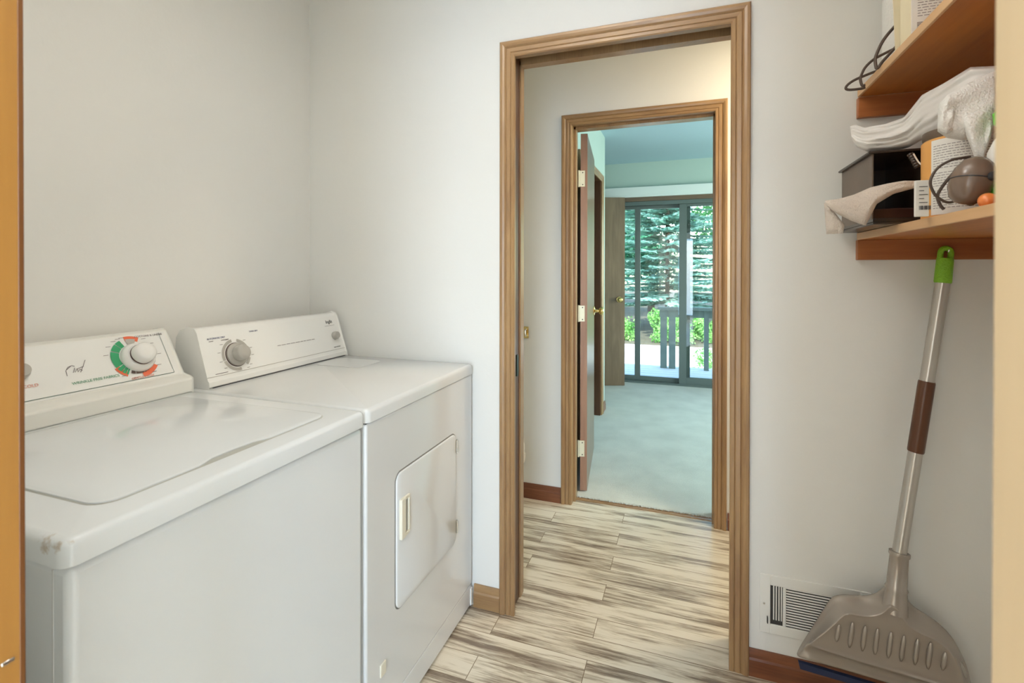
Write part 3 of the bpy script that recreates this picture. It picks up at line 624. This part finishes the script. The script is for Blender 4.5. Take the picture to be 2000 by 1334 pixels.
MB().lathe(gc, (.2, .1, 1), [(.0330, -.0008), (.0333, 0), (.0330, .0008)], 32).build('seam', BLACKP, gd)
MB().lathe(gc+Vector((.016, -.028, .002)), (.3, -1, .1), [(.008, 0), (.008, .008), (.004, .010), (0, .010)], 16).build('button', BLACKP, gd)
crd = MB()
crd.tube(smooth_path(z8([(700, 460), (620, 472), (480, 500), (330, 580), (250, 680), (225, 780), (260, 880), (310, 940), (420, 1000), (520, 985), (600, 940), (680, 905)], 1.20)), .0026, 8)
crd.tube(smooth_path(z8([(670, 470), (560, 590), (440, 720), (350, 840), (310, 930), (340, 1030), (385, 1085)], 1.205)), .0030, 8)
crd.tube(smooth_path(z8([(545, 790), (545, 860), (590, 950), (680, 1020), (735, 1015)], 1.19)), .0032, 8)
crd.build('cord', CORDM, gd)
g_ = MB(); q = z8([(610, 925), (700, 868), (790, 940), (700, 960)], 1.18); qq = [p_+Vector((0, .003, 0)) for p_ in q]
g_.add(q+qq, [(0, 1, 2, 3), (7, 6, 5, 4), (0, 4, 5, 1), (1, 5, 6, 2), (2, 6, 7, 3), (3, 7, 4, 0)]).build('cord_tag', YEL, gd)
# plug with pale strand at the bin's mouth
pg = thing('power_plug', tuple(P(1780, 300, 'Y', 1.36)), 'short ribbed black plug end dangling between the bin and the can', 'plug')
a_, b2_ = P(1777, 300, 'Y', 1.35), P(1793, 327, 'Y', 1.345)
MB().tube([a_.lerp(b2_, k/12) for k in range(13)], [.0075 if k % 2 else .0058 for k in range(13)], 12).build('body', BLACKPL, pg)
MB().tube(smooth_path([P(1784, 300, 'Y', 1.335), P(1793, 315, 'Y', 1.335), P(1800, 322, 'Y', 1.33), P(1809, 328, 'Y', 1.328)]), .0015, 6).build('strand', LABELW, pg)
# orange ball knob, green and white bottle at the right
ob = thing('orange_ball', tuple(P(1930, 392, 'Y', 1.10)), 'shiny orange ball at the right end of the lower shelf', 'ball')
c_ = P(1929, 374, 'Y', 1.09); c_.z = Z1+.0135; MB().lathe(c_, (0, 0, 1), [(.0135*math.sin(R(a)), -.0135*math.cos(R(a))) for a in range(0, 181, 15)], 24).build('ball', ORG, ob, ang=80)
sp = P(1957, 380, 'Y', 1.13)
bt = thing('spray_bottle', (sp.x, 1.13, Z1), 'white and green bottle partly hidden by the right doorway edge', 'bottle')
MB().lathe((sp.x, 1.13, Z1), (0, 0, 1), [(.018, 0), (.020, .004), (.020, .105), (.012, .125), (.009, .13)], 28).build('body', LABELW, bt)
MB().lathe((sp.x, 1.13, Z1), (0, 0, 1), [(.0206, .018), (.0206, .050)], 28).build('label', GRN, bt)
MB().lathe((sp.x, 1.13, Z1), (0, 0, 1), [(.006, .13), (.006, .150), (.012, .155), (.013, .175), (.006, .182)], 20).build('nozzle', GRN, bt)

# upper shelf : carton, papers, coiled cord
ub = thing('detergent_box', (.55, 1.40, Z2), 'white carton with printed text standing at the front of the upper shelf', 'box')
MB().box((.482, 1.365, Z2+.0005), (.640, 1.425, Z2+.26)).build('carton', LABELW, ub, bevel=.001)
MB().box((.4812, 1.366, Z2+.001), (.482, 1.424, Z2+.259)).build('side_panel', CREAM, ub)
g_ = MB(); random.seed(5)
for k in range(30):
    x_ = .494
    while x_ < .62:
        L_ = random.uniform(.004, .012); g_.box((x_, 1.3642, Z2+.055+k*.006), (min(x_+L_, .625), 1.365, Z2+.0562+k*.006)); x_ += L_+.003
for k in range(6): g_.box((.493, 1.3642, Z2+.022+k*.0035), (.515, 1.365, Z2+.024+k*.0035))
g_.build('fine_print', TXTGREY, ub)
eb = thing('envelope', (.50, 1.50, Z2), 'cream envelope leaning behind the white carton on the upper shelf', 'envelope')
MB().add([(.478, 1.44, Z2+.001), (.60, 1.44, Z2+.001), (.60, 1.47, Z2+.25), (.478, 1.47, Z2+.25), (.478, 1.444, Z2+.001), (.60, 1.444, Z2+.001), (.60, 1.474, Z2+.25), (.478, 1.474, Z2+.25)],
         [(0, 1, 2, 3), (7, 6, 5, 4), (0, 4, 5, 1), (1, 5, 6, 2), (2, 6, 7, 3), (3, 7, 4, 0)]).build('sheet', CREAM, eb)
pr_ = thing('paper_towel_roll', (.555, 1.60, Z2), 'white embossed paper towel roll at the back of the upper shelf', 'paper roll')
MB().lathe((.562, 1.600, Z2+.0005), (0, 0, 1), [(.058, 0), (.060, .002), (.060, .278), (.058, .28)], 40).build('roll', mat('embossed_paper', (.80, .79, .75), .9, bump=1, bscale=160), pr_)
MB().lathe((.562, 1.600, Z2+.0005), (0, 0, 1), [(.02, .0), (.02, .281)], 20).build('core', CREAM, pr_)
def zc(pts, Y): return [P(1640+x/6.67, y/6.67, 'Y', Y) for x, y in pts]
uc = MB()
uc.tube(smooth_path(zc([(790, 270), (740, 320), (640, 430), (560, 540), (500, 660), (465, 760), (470, 850), (490, 890), (560, 800), (660, 690), (740, 600), (800, 520)], 1.50)), .0038, 8)
uc.tube(smooth_path(zc([(800, 590), (740, 620), (600, 690), (450, 770), (340, 870), (285, 970), (270, 1030), (290, 1110), (330, 1110)], 1.54)), .0034, 8)
uc.tube(smooth_path(zc([(560, 900), (470, 930), (340, 980), (200, 1040), (110, 1100), (80, 1150), (130, 1170), (280, 1155), (330, 1140)], 1.56)), .0034, 8)
tag(uc.build('extension_cord', CORDM), 'dark coiled cord looping over the edge of the upper shelf', 'cord')

# ---------------------------------------------------------------- wall vent
vt = thing('wall_vent', (.367, D, .135), 'white floor-level wall register with louvres behind the dustpan', 'vent')
vx0, vx1, vz0, vz1 = .218, .511, .141, .3235; yv = D
fr_ = MB(); fr_.box((vx0, yv-.005, vz0), (vx0+.030, yv, vz1)).box((vx1-.026, yv-.005, vz0), (vx1, yv, vz1)).box((vx0+.030, yv-.005, vz1-.032), (vx1-.026, yv, vz1)).box((vx0+.030, yv-.005, vz0), (vx1-.026, yv, vz0+.030)).box((.282, yv-.005, vz0+.03), (.291, yv, vz1-.032))
fr_.build('frame', VENTW, vt, bevel=.0015)
MB().box((vx0+.02, yv-.0012, vz0+.02), (vx1-.02, yv-.0002, vz1-.02)).build('duct_backing', VENTD, vt)
n_ = 15
for k in range(n_):
    z_ = vz0+.035+k*(.121/n_); MB().add([(.291, yv-.0045, z_), (vx1-.026, yv-.0045, z_), (vx1-.026, yv-.0015, z_+.0026), (.291, yv-.0015, z_+.0026), (.291, yv-.0035, z_), (vx1-.026, yv-.0035, z_), (vx1-.026, yv-.0005, z_+.0026), (.291, yv-.0005, z_+.0026)],
        [(0, 1, 2, 3), (7, 6, 5, 4), (0, 4, 5, 1), (2, 6, 7, 3), (1, 5, 6, 2), (3, 7, 4, 0)]).build('louvre', VENTW, vt, smooth=False)
for x_ in (.2555, .2625, .270, .2765):
    MB().box((x_, yv-.0045, vz0+.045), (x_+.0032, yv-.0015, vz1-.032)).build('slat', VENTW, vt)
MB().box((.238, yv-.012, .175), (.2405, yv-.004, .195)).build('lever', VENTD, vt)
for z_ in (.232,): MB().lathe((.230, yv-.005, z_), (0, -1, 0), [(.0035, 0), (.003, .0015), (0, .002)], 12).build('screw', CHROME, vt)

# ---------------------------------------------------------------- dustpan
def PD(x, y, a, c): return P(x, y, a, c-.017)
dp_ = thing('dustpan', tuple(PD(1740, 1325, 'Y', 1.64)), 'bronze grey long-handled dustpan with lime green grip hanging against the wall', 'dustpan')
outer = [(1731,1146,1.645),(1719,1161,1.652),(1697,1169,1.655),(1665,1166,1.655),(1643,1165,1.655),(1625,1169,1.652),(1614,1186,1.65),(1584,1234,1.645),(1553,1282,1.635),(1557,1291,1.605),
         (1640,1316,1.600),(1730,1343,1.598),(1820,1370,1.596),(1900,1394,1.596),(1907,1375,1.62),(1898,1333,1.64),(1892,1306,1.645),(1881,1279,1.65),(1865,1250,1.652),(1846,1228,1.655),(1819,1207,1.655),(1792,1193,1.652),(1774,1174,1.648),(1768,1153,1.645)]
ridge = [(1738,1180),(1731,1190),(1715,1200),(1690,1203),(1665,1198),(1650,1196),(1637,1207),(1607,1238),(1580,1256),(1582,1262),
         (1650,1284),(1740,1311),(1820,1335),(1877,1351),(1884,1343),(1883,1325),(1877,1302),(1866,1283),(1850,1264),(1828,1248),(1800,1236),(1778,1222),(1765,1206),(1757,1188)]
O3 = [PD(x, y, 'Y', Y) for x, y, Y in outer]
def ringY(off, Y, ylow=None):
    cx, cy = 1735, 1265; out = []
    for i, (x, y) in enumerate(ridge):
        dx, dy = cx-x, cy-y; L_ = math.hypot(dx, dy); yy = Y if not (ylow and 8 <= i <= 14) else ylow
        out.append(PD(x+dx/L_*off, y+dy/L_*off, 'Y', yy))
    return out
R0 = [o.lerp(r_, .28) for o, r_ in zip(O3, ringY(0, 1.640, 1.606))]
RR = ringY(-6, 1.622)
for i in range(9, 14): R0[i] = RR[i].copy(); R0[i].y = 1.605
R1 = ringY(-1, 1.607, 1.600); R2 = ringY(3, 1.600, 1.600); R3 = ringY(8, 1.604, 1.603); R4 = ringY(30, 1.605)
BK = [p_+Vector((0, .008, 0)) for p_ in O3]; BK = [Vector((p_.x, min(p_.y+.02, 1.700), p_.z)) for p_ in BK]
for i in range(10, 14): BK[i].y = 1.643
rings = [BK, O3, R0, R1, R2, R3, R4]; n = len(outer); vs = sum(rings, []); fs = []
for k in range(len(rings)-1): fs += [(k*n+i, (k+1)*n+i, (k+1)*n+(i+1) % n, k*n+(i+1) % n) for i in range(n)]
cv = sum(R4, Vector())/n; cv.y = 1.588; vs.append(cv); ci = len(vs)-1; fs += [((len(rings)-1)*n+i, ci, (len(rings)-1)*n+(i+1) % n) for i in range(n)]
cb_ = sum(BK, Vector())/n; vs.append(cb_); fs += [(i, (i+1) % n, ci+1) for i in range(n)]
pan = MB().add(vs, fs).build('pan', PANPL, dp_, sub=2)
for (x_, y0_, y1_) in ((660, 630, 750), (755, 615, 795), (848, 640, 820), (938, 660, 845), (1035, 685, 870), (1128, 710, 895), (1228, 735, 920), (1322, 760, 950), (1428, 830, 958)):
    a_ = PD(1460+(x_+6)/3.7037, 1050+y0_/3.704, 'Y', 1.602); b_ = PD(1460+(x_-18)/3.7037, 1050+y1_/3.704, 'Y', 1.602)
    MB().tube([a_.lerp(b_, k/6) for k in range(7)], [.0020, .0052, .0056, .0056, .0056, .0052, .0020], 10).build('rib', PANPL, dp_, ang=80)
# navy rubber lip under the opening edge
q = [PD(1560, 1294, 'Y', 1.618), PD(1760, 1354, 'Y', 1.612), PD(1898, 1394, 'Y', 1.610), PD(1898, 1404, 'Y', 1.612), PD(1760, 1365, 'Y', 1.614), PD(1563, 1307, 'Y', 1.620)]
MB().add(q+[p_+Vector((0, .012, 0)) for p_ in q], [tuple(range(6)), tuple(range(11, 5, -1))]+[(i, (i+1) % 6, 6+(i+1) % 6, 6+i) for i in range(6)]).build('rubber_lip', NAVY, dp_)
nb, nt_ = PD(1749, 1172, 'Y', 1.628), PD(1757, 1078, 'Y', 1.642)
MB().tube([nb.lerp(nt_, k) for k in (-.25, 0, .2, .25, .3, .9, .93, 1.0)], [.030, .0275, .0245, .0265, .0235, .0215, .0245, .0245], 24, flat=.85).build('socket', PANPL, dp_, ang=60)
pt_, pb_ = PD(1841, 553, 'Y', 1.676), nt_
ptop = pt_
MB().tube([pb_+(pt_-pb_)*k for k in (-.06, 1.01)], .0165, 28).build('pole', POLE, dp_)
sl0, sl1 = pb_.lerp(pt_, (1078-882)/(1078-553)), pb_.lerp(pt_, (1078-744)/(1078-553))
MB().tube([sl0, sl0.lerp(sl1, .02), sl0.lerp(sl1, .98), sl1], [.0182, .0192, .0192, .0182], 28).build('sleeve', BROWNG, dp_)
# grip with hanging hole: flattened loop on top
g0 = pt_; g1 = PD(1846, 505, 'Y', 1.679); g2 = PD(1848, 484, 'Y', 1.68); dirg = (g2-g0).normalized(); side = dirg.cross(Vector((0, 1, 0))).normalized()
MB().tube([g0, g0.lerp(g1, .05), g1], [.0175, .0195, .0185], 24).build('grip', GRIPG, dp_)
loop = [g1-dirg*.003+side*.011, g1+dirg*.012+side*.0115, g2-dirg*.006+side*.009, g2-dirg*.001, g2-dirg*.006-side*.009, g1+dirg*.012-side*.0115, g1-dirg*.003-side*.011]
MB().tube(smooth_path(loop), .0070, 12).build('hanging_loop', GRIPG, dp_)
hk = PD(1848, 492, 'Y', 1.69)
MB().tube([(hk.x, 1.6835, hk.z), (hk.x, 1.659, hk.z), (hk.x, 1.657, hk.z+.006)], .002, 8).build('hook', CHROME, dp_)

# ---------------------------------------------------------------- hallway bits
bk = thing('brass_bracket', (-.842, E2, .92), 'small brass bracket on the hallway wall just inside the doorway', 'bracket')
MB().box((-.875, E2-.004, .888), (-.826, E2, .952)).build('plate', BRASS, bk, bevel=.001)
MB().tube(smooth_path([(-.838, E2-.004, .902), (-.838, E2-.020, .904), (-.838, E2-.024, .920), (-.838, E2-.020, .936), (-.838, E2-.004, .938)]), .005, 10).build('bar', CHROME, bk)
af = thing('plug_in_freshener', (-.855, E2, .20), 'white plug-in unit low on the hallway wall', 'plug-in')
MB().box((-.90, E2-.006, .235), (-.848, E2, .335)).build('socket_plate', VENTW, af, bevel=.002)
MB().lathe((-.862, E2-.030, .195), (0, 0, 1), [(.012, 0), (.024, .012), (.028, .040), (.026, .062), (.018, .066), (.024, .072), (.023, .100), (.016, .125), (0, .130)], 20).build('body', VENTW, af, ang=50)

# ---------------------------------------------------------------- bedroom door leaf (open), hinges, knob
dv = thing('door_leaf', (-.545, 2.775, .01), 'glossy brown flush door swung open into the carpeted room', 'door')
ea, eb_ = Vector((-.567, 2.766, 0)), Vector((-.530, 2.775, 0)); dirn = Vector((-.118, .99, 0)).normalized(); Ld = .70
leaf = [ea, eb_, eb_+dirn*Ld, ea+dirn*Ld]
MB().add([(p_.x, p_.y, .012) for p_ in leaf]+[(p_.x, p_.y, 2.040) for p_ in leaf], [(3, 2, 1, 0), (4, 5, 6, 7), (0, 1, 5, 4), (1, 2, 6, 5), (2, 3, 7, 6), (3, 0, 4, 7)]).build('panel', DOORW, dv, bevel=.001)
ee = [ea-dirn*.0012, eb_-dirn*.0012, eb_+dirn*.0003, ea+dirn*.0003]
MB().add([(p_.x, p_.y, .013) for p_ in ee]+[(p_.x, p_.y, 2.039) for p_ in ee], [(3, 2, 1, 0), (4, 5, 6, 7), (0, 1, 5, 4), (1, 2, 6, 5), (2, 3, 7, 6), (3, 0, 4, 7)]).build('edge_strip', DOORE, dv)
ew = (eb_-ea).normalized()
for zc_ in (1.785, 1.020, .252):
    h_ = MB(); a_ = ea-dirn*.0012; qd = [a_-ew*.004, a_+ew*.024, a_+ew*.024-dirn*.002, a_-ew*.004-dirn*.002]
    h_.add([(p_.x, p_.y, zc_-.045) for p_ in qd]+[(p_.x, p_.y, zc_+.045) for p_ in qd], [(3, 2, 1, 0), (4, 5, 6, 7), (0, 1, 5, 4), (1, 2, 6, 5), (2, 3, 7, 6), (3, 0, 4, 7)])
    kx = a_-ew*.010-dirn*.003; h_.tube([(kx.x, kx.y, zc_-.047), (kx.x, kx.y, zc_+.047)], .0055, 12)
    hg = h_.build('hinge', PBRASS, dv)
    for dz in (-.034, .034):
        c_ = a_+ew*.012-dirn*.002; MB().lathe((c_.x, c_.y, zc_+dz), -dirn, [(.0035, 0), (.003, .0012), (0, .0014)], 10).build('screw', VENTD, hg)
nd = Vector((dirn.y, -dirn.x, 0)); kp = eb_+dirn*(Ld-.07); kp.z = .985
def knob(c, ax, parent, m=BRASS):
    k_ = MB().lathe(c, ax, [(.032, 0), (.031, .006), (.016, .010), (.011, .016), (.011, .034), (.018, .038), (.027, .046), (.029, .056), (.024, .066), (.010, .070), (0, .070)], 28).build('knob', m, parent, ang=50)
    return k_
knob(kp, nd, dv)
# opening in the bedroom's left wall with its own casing and dark jambs
cs = MB(); pr2 = PROF
st = []
for (fy, fz) in ((0, 0), (0, 1), (1, 1), (1, 0)): st.append([(-.70+h_, (4.285+w_) if fy else (3.375-w_), (2.035+w_) if fz else 0.0) for w_, h_ in pr2])
n = len(pr2); vs = sum(st, []); fs = []
for k in range(3): fs += [(k*n+i, (k+1)*n+i, (k+1)*n+i+1, k*n+i+1) for i in range(n-1)]
struct(MB().add(vs, fs+[tuple(range(n)), tuple(range(3*n, 4*n))]).build('trim_10', WZ, ang=20), 'casing of the side opening in the carpeted room')
struct(MB().box((-.815, 4.265, 0), (-.70, 4.285, 2.05)).box((-.815, 3.375, 0), (-.70, 3.395, 2.05)).box((-.815, 3.375, 2.035), (-.70, 4.285, 2.055)).build('trim_11', DARKW), 'dark jamb of the side opening')
# brown closet door beside the sliding door
cdr = MB(); a_, b_ = Vector((-.631, 5.461, 0)), Vector((-1.05, 5.308, 0)); d_ = (b_-a_).normalized(); nn = Vector((-d_.y, d_.x, 0))
if nn.y < 0: nn = -nn
q = [a_, b_, b_+nn*.035, a_+nn*.035]
cl = cdr.add([(p_.x, p_.y, .012) for p_ in q]+[(p_.x, p_.y, 2.060) for p_ in q], [(3, 2, 1, 0), (4, 5, 6, 7), (0, 1, 5, 4), (1, 2, 6, 5), (2, 3, 7, 6), (3, 0, 4, 7)]).build('closet_door', DOORW, bevel=.001, origin=(-.84, 5.38, 0.012))
tag(cl, 'matt brown flush door with a brass knob standing beside the sliding glass door', 'door')
kc = P(1210, 585, 'Y', 5.445); knob(Vector((kc.x, 5.434, kc.z)), -nn, cl)

# ---------------------------------------------------------------- sliding glass door
sx0, sx1 = -.76, 1.12; FY = D3
wn = MB().box((sx0, FY-.01, 0), (sx0+.05, FY+.12, 2.035)).box((sx1-.05, FY-.01, 0), (sx1, FY+.12, 2.035)).box((sx0+.05, FY-.01, 1.990), (sx1-.05, FY+.12, 2.035)).box((sx0+.05, FY-.01, 0), (sx1-.05, FY+.12, .030)).build('window_1', ALU, bevel=.002)
struct(wn, 'aluminium sliding glass door')
def sash(x0, x1, y0, y1, z0, z1, st_, rl, rb, name):
    o = MB().box((x0, y0, z0), (x0+st_, y1, z1)).box((x1-st_, y0, z0), (x1, y1, z1)).box((x0+st_, y0, z1-rl), (x1-st_, y1, z1)).box((x0+st_, y0, z0), (x1-st_, y1, z0+rb)).build(name, ALU, wn, bevel=.002)
    ym = (y0+y1)/2; MB().box((x0+st_-.004, ym-.003, z0+rb-.004), (x1-st_+.004, ym+.003, z1-rl+.004)).build('pane', GLASS, o, smooth=False); return o
sash(-.535, .04, FY+.055, FY+.090, .030, 1.990, .045, .035, .045, 'fixed_sash')
sash(-.71, -.530, FY+.056, FY+.089, .030, 1.990, .020, .035, .045, 'side_light')
sash(-.075, 1.07, FY+.005, FY+.045, .028, 1.990, .078, .030, .075, 'sliding_sash')
struct(MB().box((-.85, FY-.018, 2.035), (1.2, FY, 2.080)).build('trim_12', wood('dull_brown_head', (.20, .13, .08), (.11, .07, .045), 'X'), bevel=.002), 'brown head casing over the sliding door')
struct(MB().box((-.95, FY-.055, 2.098), (1.35, FY, 2.19)).build('trim_13', TRIMW, bevel=.002), 'white valance board over the sliding door')
struct(MB().box((-1.15, FY-.055, 2.080), (1.35, FY-.0, 2.098)).build('trim_14', TRIMW), 'valance underside')

# other openings, out of view; the two side windows are added for their light
w2 = struct(MB().box((-.19, -2.08, .1), (-.15, -2.02, 2.08)).box((.50, -2.08, .1), (.54, -2.02, 2.08)).box((-.15, -2.08, 2.04), (.50, -2.02, 2.08)).box((-.15, -2.08, .1), (.50, -2.02, .14)).build('window_2', ALU), 'glazed door behind the camera')
struct(MB().box((-1.47, -1.45, .85), (-1.42, -1.41, 1.95)).box((-1.47, -.59, .85), (-1.42, -.55, 1.95)).box((-1.47, -1.41, 1.91), (-1.42, -.59, 1.95)).box((-1.47, -1.41, .85), (-1.42, -.59, .89)).build('added_window_4', ALU), 'side window added behind the camera to brighten the right wall')
w3 = struct(MB().box((2.5, 3.4, .7), (2.56, 3.44, 2.0)).box((2.5, 5.16, .7), (2.56, 5.2, 2.0)).box((2.5, 3.44, 1.96), (2.56, 5.16, 2.0)).box((2.5, 3.44, .7), (2.56, 5.16, .74)).build('added_window_3', ALU), 'bedroom side window added to carry the fill light')
for nm, (x_, y_) in (('white domed ceiling lamp in the space behind the camera', (-.1, -1.0)), ('white domed ceiling lamp in the hallway', (.75, 2.22))):
    t = thing('ceiling_lamp', (x_, y_, HC), nm, 'lamp')
    MB().lathe((x_, y_, HC-.001), (0, 0, -1), [(.10, 0), (.10, .02), (.12, .03), (.125, .045), (.12, .055), (.05, .060), (0, .060)], 36).build('housing', WKNOB, t)

t = thing('ceiling_lamp', (-.35, .80, HC), 'unseen laundry ceiling lamp, its white bowl added to soften the light', 'lamp')  # bowl form added to bounce light off the ceiling, out of view
MB().lathe((-.35, .80, HC-.001), (0, 0, -1), [(.06, 0), (.06, .02), (.012, .03), (.012, .24), (.20, .245), (.225, .22), (.235, .20), (.235, .215), (.215, .26), (.15, .30), (.149, .301)], 40).build('bowl', WKNOB, t)
# ---------------------------------------------------------------- outdoors
DECK = wood('grey_deck_boards', (.66, .65, .62), (.50, .49, .47), 'X', .7)
POST = mat('grey_green_post', (.17, .20, .18), .6, var=.2)
CONC = mat('driveway_concrete', (.62, .61, .60), .9, var=.12, vscale=1.2)
GRASS = mat('lawn', (.14, .30, .05), .9, var=.5, vscale=6, bump=1, bscale=30); SOIL = mat('shaded_soil', (.12, .10, .07), .95, var=.4, vscale=2)
db = MB()
for k in range(9): db.box((-3.2, FY+.15+k*.145, -.09), (3.4, FY+.15+k*.145+.137, -.05))
struct(db.build('floor_deck', DECK, smooth=False), 'weathered deck boards outside')
struct(MB().box((-14, FY+.145, -.85), (16, 12.9, -.62)).build('floor_driveway', CONC, smooth=False), 'sunlit driveway')
struct(MB().box((-30, 12.9, -.9), (30, 45, -.58)).build('floor_yard', SOIL, smooth=False), 'shaded ground')
rl_ = thing('deck_railing', (.6, 6.92, -.05), 'weathered grey green deck railing outside the sliding door', 'railing')
MB().box((-.36, 6.90, .735), (3.3, 6.99, .775)).build('top_rail', POST, rl_); MB().box((-.34, 6.93, .640), (3.3, 6.97, .730)).build('lower_rail', POST, rl_)
for x_ in (-.33, -.22, .22, .95, 1.7, 2.45): MB().box((x_, 6.92, -.62), (x_+.085 if x_ != .22 else x_+.06, 6.99, .735)).build('post', POST, rl_)

rs = np.random.RandomState(5)
def leaf_mat(name, c1, c2, tr=.35):
    m = bpy.data.materials.new(name); m.use_nodes = True; n = m.node_tree.nodes; l = m.node_tree.links; b = n['Principled BSDF']; o = n['Material Output']
    g = n.new('ShaderNodeTexCoord'); z = n.new('ShaderNodeTexNoise'); z.inputs['Scale'].default_value = 3.5; z.inputs['Detail'].default_value = 6; l.new(g.outputs['Object'], z.inputs['Vector'])
    rp = n.new('ShaderNodeValToRGB'); rp.color_ramp.elements[0].position = .35; rp.color_ramp.elements[1].position = .65; rp.color_ramp.elements[0].color = (*c1, 1); rp.color_ramp.elements[1].color = (*c2, 1); l.new(z.outputs['Fac'], rp.inputs[0])
    l.new(rp.outputs[0], b.inputs['Base Color']); b.inputs['Roughness'].default_value = .6
    t = n.new('ShaderNodeBsdfTranslucent'); l.new(rp.outputs[0], t.inputs[0]); mx = n.new('ShaderNodeMixShader'); mx.inputs[0].default_value = tr; l.new(b.outputs[0], mx.inputs[1]); l.new(t.outputs[0], mx.inputs[2]); l.new(mx.outputs[0], o.inputs[0]); return m
SPR = leaf_mat('spruce_needles', (.20, .42, .36), (.60, .80, .72), .2); LEAF = leaf_mat('bright_leaves', (.06, .26, .08), (.22, .50, .16)); LEAF2 = leaf_mat('teal_leaves', (.04, .20, .11), (.12, .38, .22)); SHRUB = leaf_mat('shrub_leaves', (.12, .34, .07), (.38, .62, .20))
BARK = mat('bark', (.10, .075, .055), .9, var=.4, bump=1, bscale=20)
def blades(centers, dirs, ups, lens, wids):
    """one diamond blade per entry"""
    c = np.array(centers); d = np.array(dirs); u = np.array(ups); L = np.array(lens)[:, None]; W = np.array(wids)[:, None]
    d = d/np.linalg.norm(d, axis=1, keepdims=True); s_ = np.cross(d, u); s_ = s_/np.linalg.norm(s_, axis=1, keepdims=True)
    V = np.stack([c, c+d*L*.45+s_*W, c+d*L, c+d*L*.45-s_*W], 1).reshape(-1, 3); n_ = len(c); F = np.arange(4*n_).reshape(-1, 4); return V, F
def np_obj(name, V, F, m, parent):
    me = bpy.data.meshes.new(name); me.from_pydata((V-np.array(root_loc(parent))).tolist(), [], F.tolist()); me.materials.append(m); o = bpy.data.objects.new(name, me); C.objects.link(o); o.parent = parent; return o
def spruce(x, y, z0, H, Rm, label, low=.9, dens=1.0):
    t = thing('spruce_tree', (x, y, z0), label, 'tree'); cs_, ds, us, ls, ws = [], [], [], [], []
    z = low; tr = MB().tube([(x, y, z0), (x, y, z0+H*.5), (x, y, z0+H)], [.07, .05, .01], 10)
    while z < H-.3:
        rad = Rm*(1-z/H)**.8+.1; nb_ = int(17*dens)
        for k in range(nb_):
            a = rs.uniform(0, 6.283); zz = z0+z+rs.uniform(-.10, .10); rr = rad*rs.uniform(.75, 1.05); ca, sa = math.cos(a), math.sin(a)
            steps = int(rr/.065)+3
            for q_ in range(steps):
                f = (q_+.5)/steps
                if f < .12: continue
                p_ = np.array([x+ca*rr*f, y+sa*rr*f, zz-.30*rr*f*.55+.22*rr*f*f*.6])
                for sd in (-1, 1, 0):
                    ang_ = a+sd*rs.uniform(.6, 1.0); L_ = (.24*(1.15-f)+.09)*rs.uniform(.8, 1.2)
                    for h_ in range(2):
                        cs_.append(p_); ds.append([math.cos(ang_), math.sin(ang_), rs.uniform(-.30, .10)]); us.append([rs.uniform(-.4, .4), rs.uniform(-.4, .4), 1]); ls.append(L_); ws.append(.030)
        z += .22
    V, F = blades(cs_, ds, us, ls, ws); np_obj('foliage', V, F, SPR, t); tr.build('trunk', BARK, t)
def leafy(x, y, z0, H, Rx, Rz, n_, sz, m, label, name='leafy_tree', cat='tree', trunk=True):
    t = thing(name, (x, y, z0), label, cat); blobs = [(x+rs.uniform(-.7, .7)*Rx, y+rs.uniform(-.6, .6)*Rx, z0+H-Rz+rs.uniform(-.75, .75)*Rz, rs.uniform(.28, .5)*Rx) for _ in range(16)]
    cs_, ds, us, ls, ws = [], [], [], [], []
    for _ in range(n_):
        bx_, by_, bz_, br = blobs[rs.randint(16)]; v = rs.normal(size=3); v /= np.linalg.norm(v); r_ = br*rs.uniform(.6, 1.05)
        cs_.append([bx_+v[0]*r_, by_+v[1]*r_, max(bz_+v[2]*r_*.8, z0+.02)]); ds.append(rs.normal(size=3)); us.append(rs.normal(size=3)+np.array([0, 0, 1.])); s_ = sz*rs.uniform(.6, 1.3); ls.append(s_); ws.append(s_*.32)
    V, F = blades(cs_, ds, us, ls, ws); np_obj('foliage', V, F, m, t)
    if trunk: MB().tube([(x, y, z0), (x+.1, y, z0+H*.4), (x, y, z0+H*.85)], [.16, .12, .03], 10).build('trunk', BARK, t)
    else: MB().tube([(x, y, z0), (x, y, z0+H*.6)], [.03, .01], 6).build('stem', BARK, t)
spruce(-.55, 15.9, -.58, 9.5, 2.7, 'blue green spruce filling the middle of the sliding glass door', .95)
leafy(-4.2, 19.0, -.58, 8.5, 2.3, 3.6, 12000, .18, LEAF2, 'dense teal leafed tree left of the spruce')
leafy(3.0, 20.0, -.58, 9.5, 2.7, 4.2, 16000, .19, LEAF, 'bright green leafy tree rising behind the right of the spruce')
leafy(-1.5, 23.0, -.58, 9.5, 2.0, 4.2, 11000, .17, LEAF2, 'teal leafed tree directly behind the spruce')
leafy(-3.4, 28, -.58, 10, 3.6, 4.6, 12000, .24, LEAF2, 'tall dark leafed tree farthest behind the left of the spruce')
leafy(6.5, 27, -.58, 10, 3.6, 4.6, 10000, .24, LEAF, 'tall leafy tree farthest to the right')
leafy(-1.75, 13.3, -.60, .75, .55, .36, 2600, .07, SHRUB, 'low bright green shrub at the left edge of the driveway', 'shrub', 'shrub', False)
leafy(-.35, 13.3, -.60, .95, .60, .46, 3400, .07, SHRUB, 'taller bright green shrub under the spruce', 'shrub', 'shrub', False)
leafy(.55, 13.7, -.60, .7, .5, .34, 2400, .07, SHRUB, 'low green shrub behind the railing post', 'shrub', 'shrub', False)
leafy(.62, 8.6, -.63, .55, .50, .27, 3000, .05, SHRUB, 'green shrub just beyond the deck railing on the right', 'shrub', 'shrub', False)
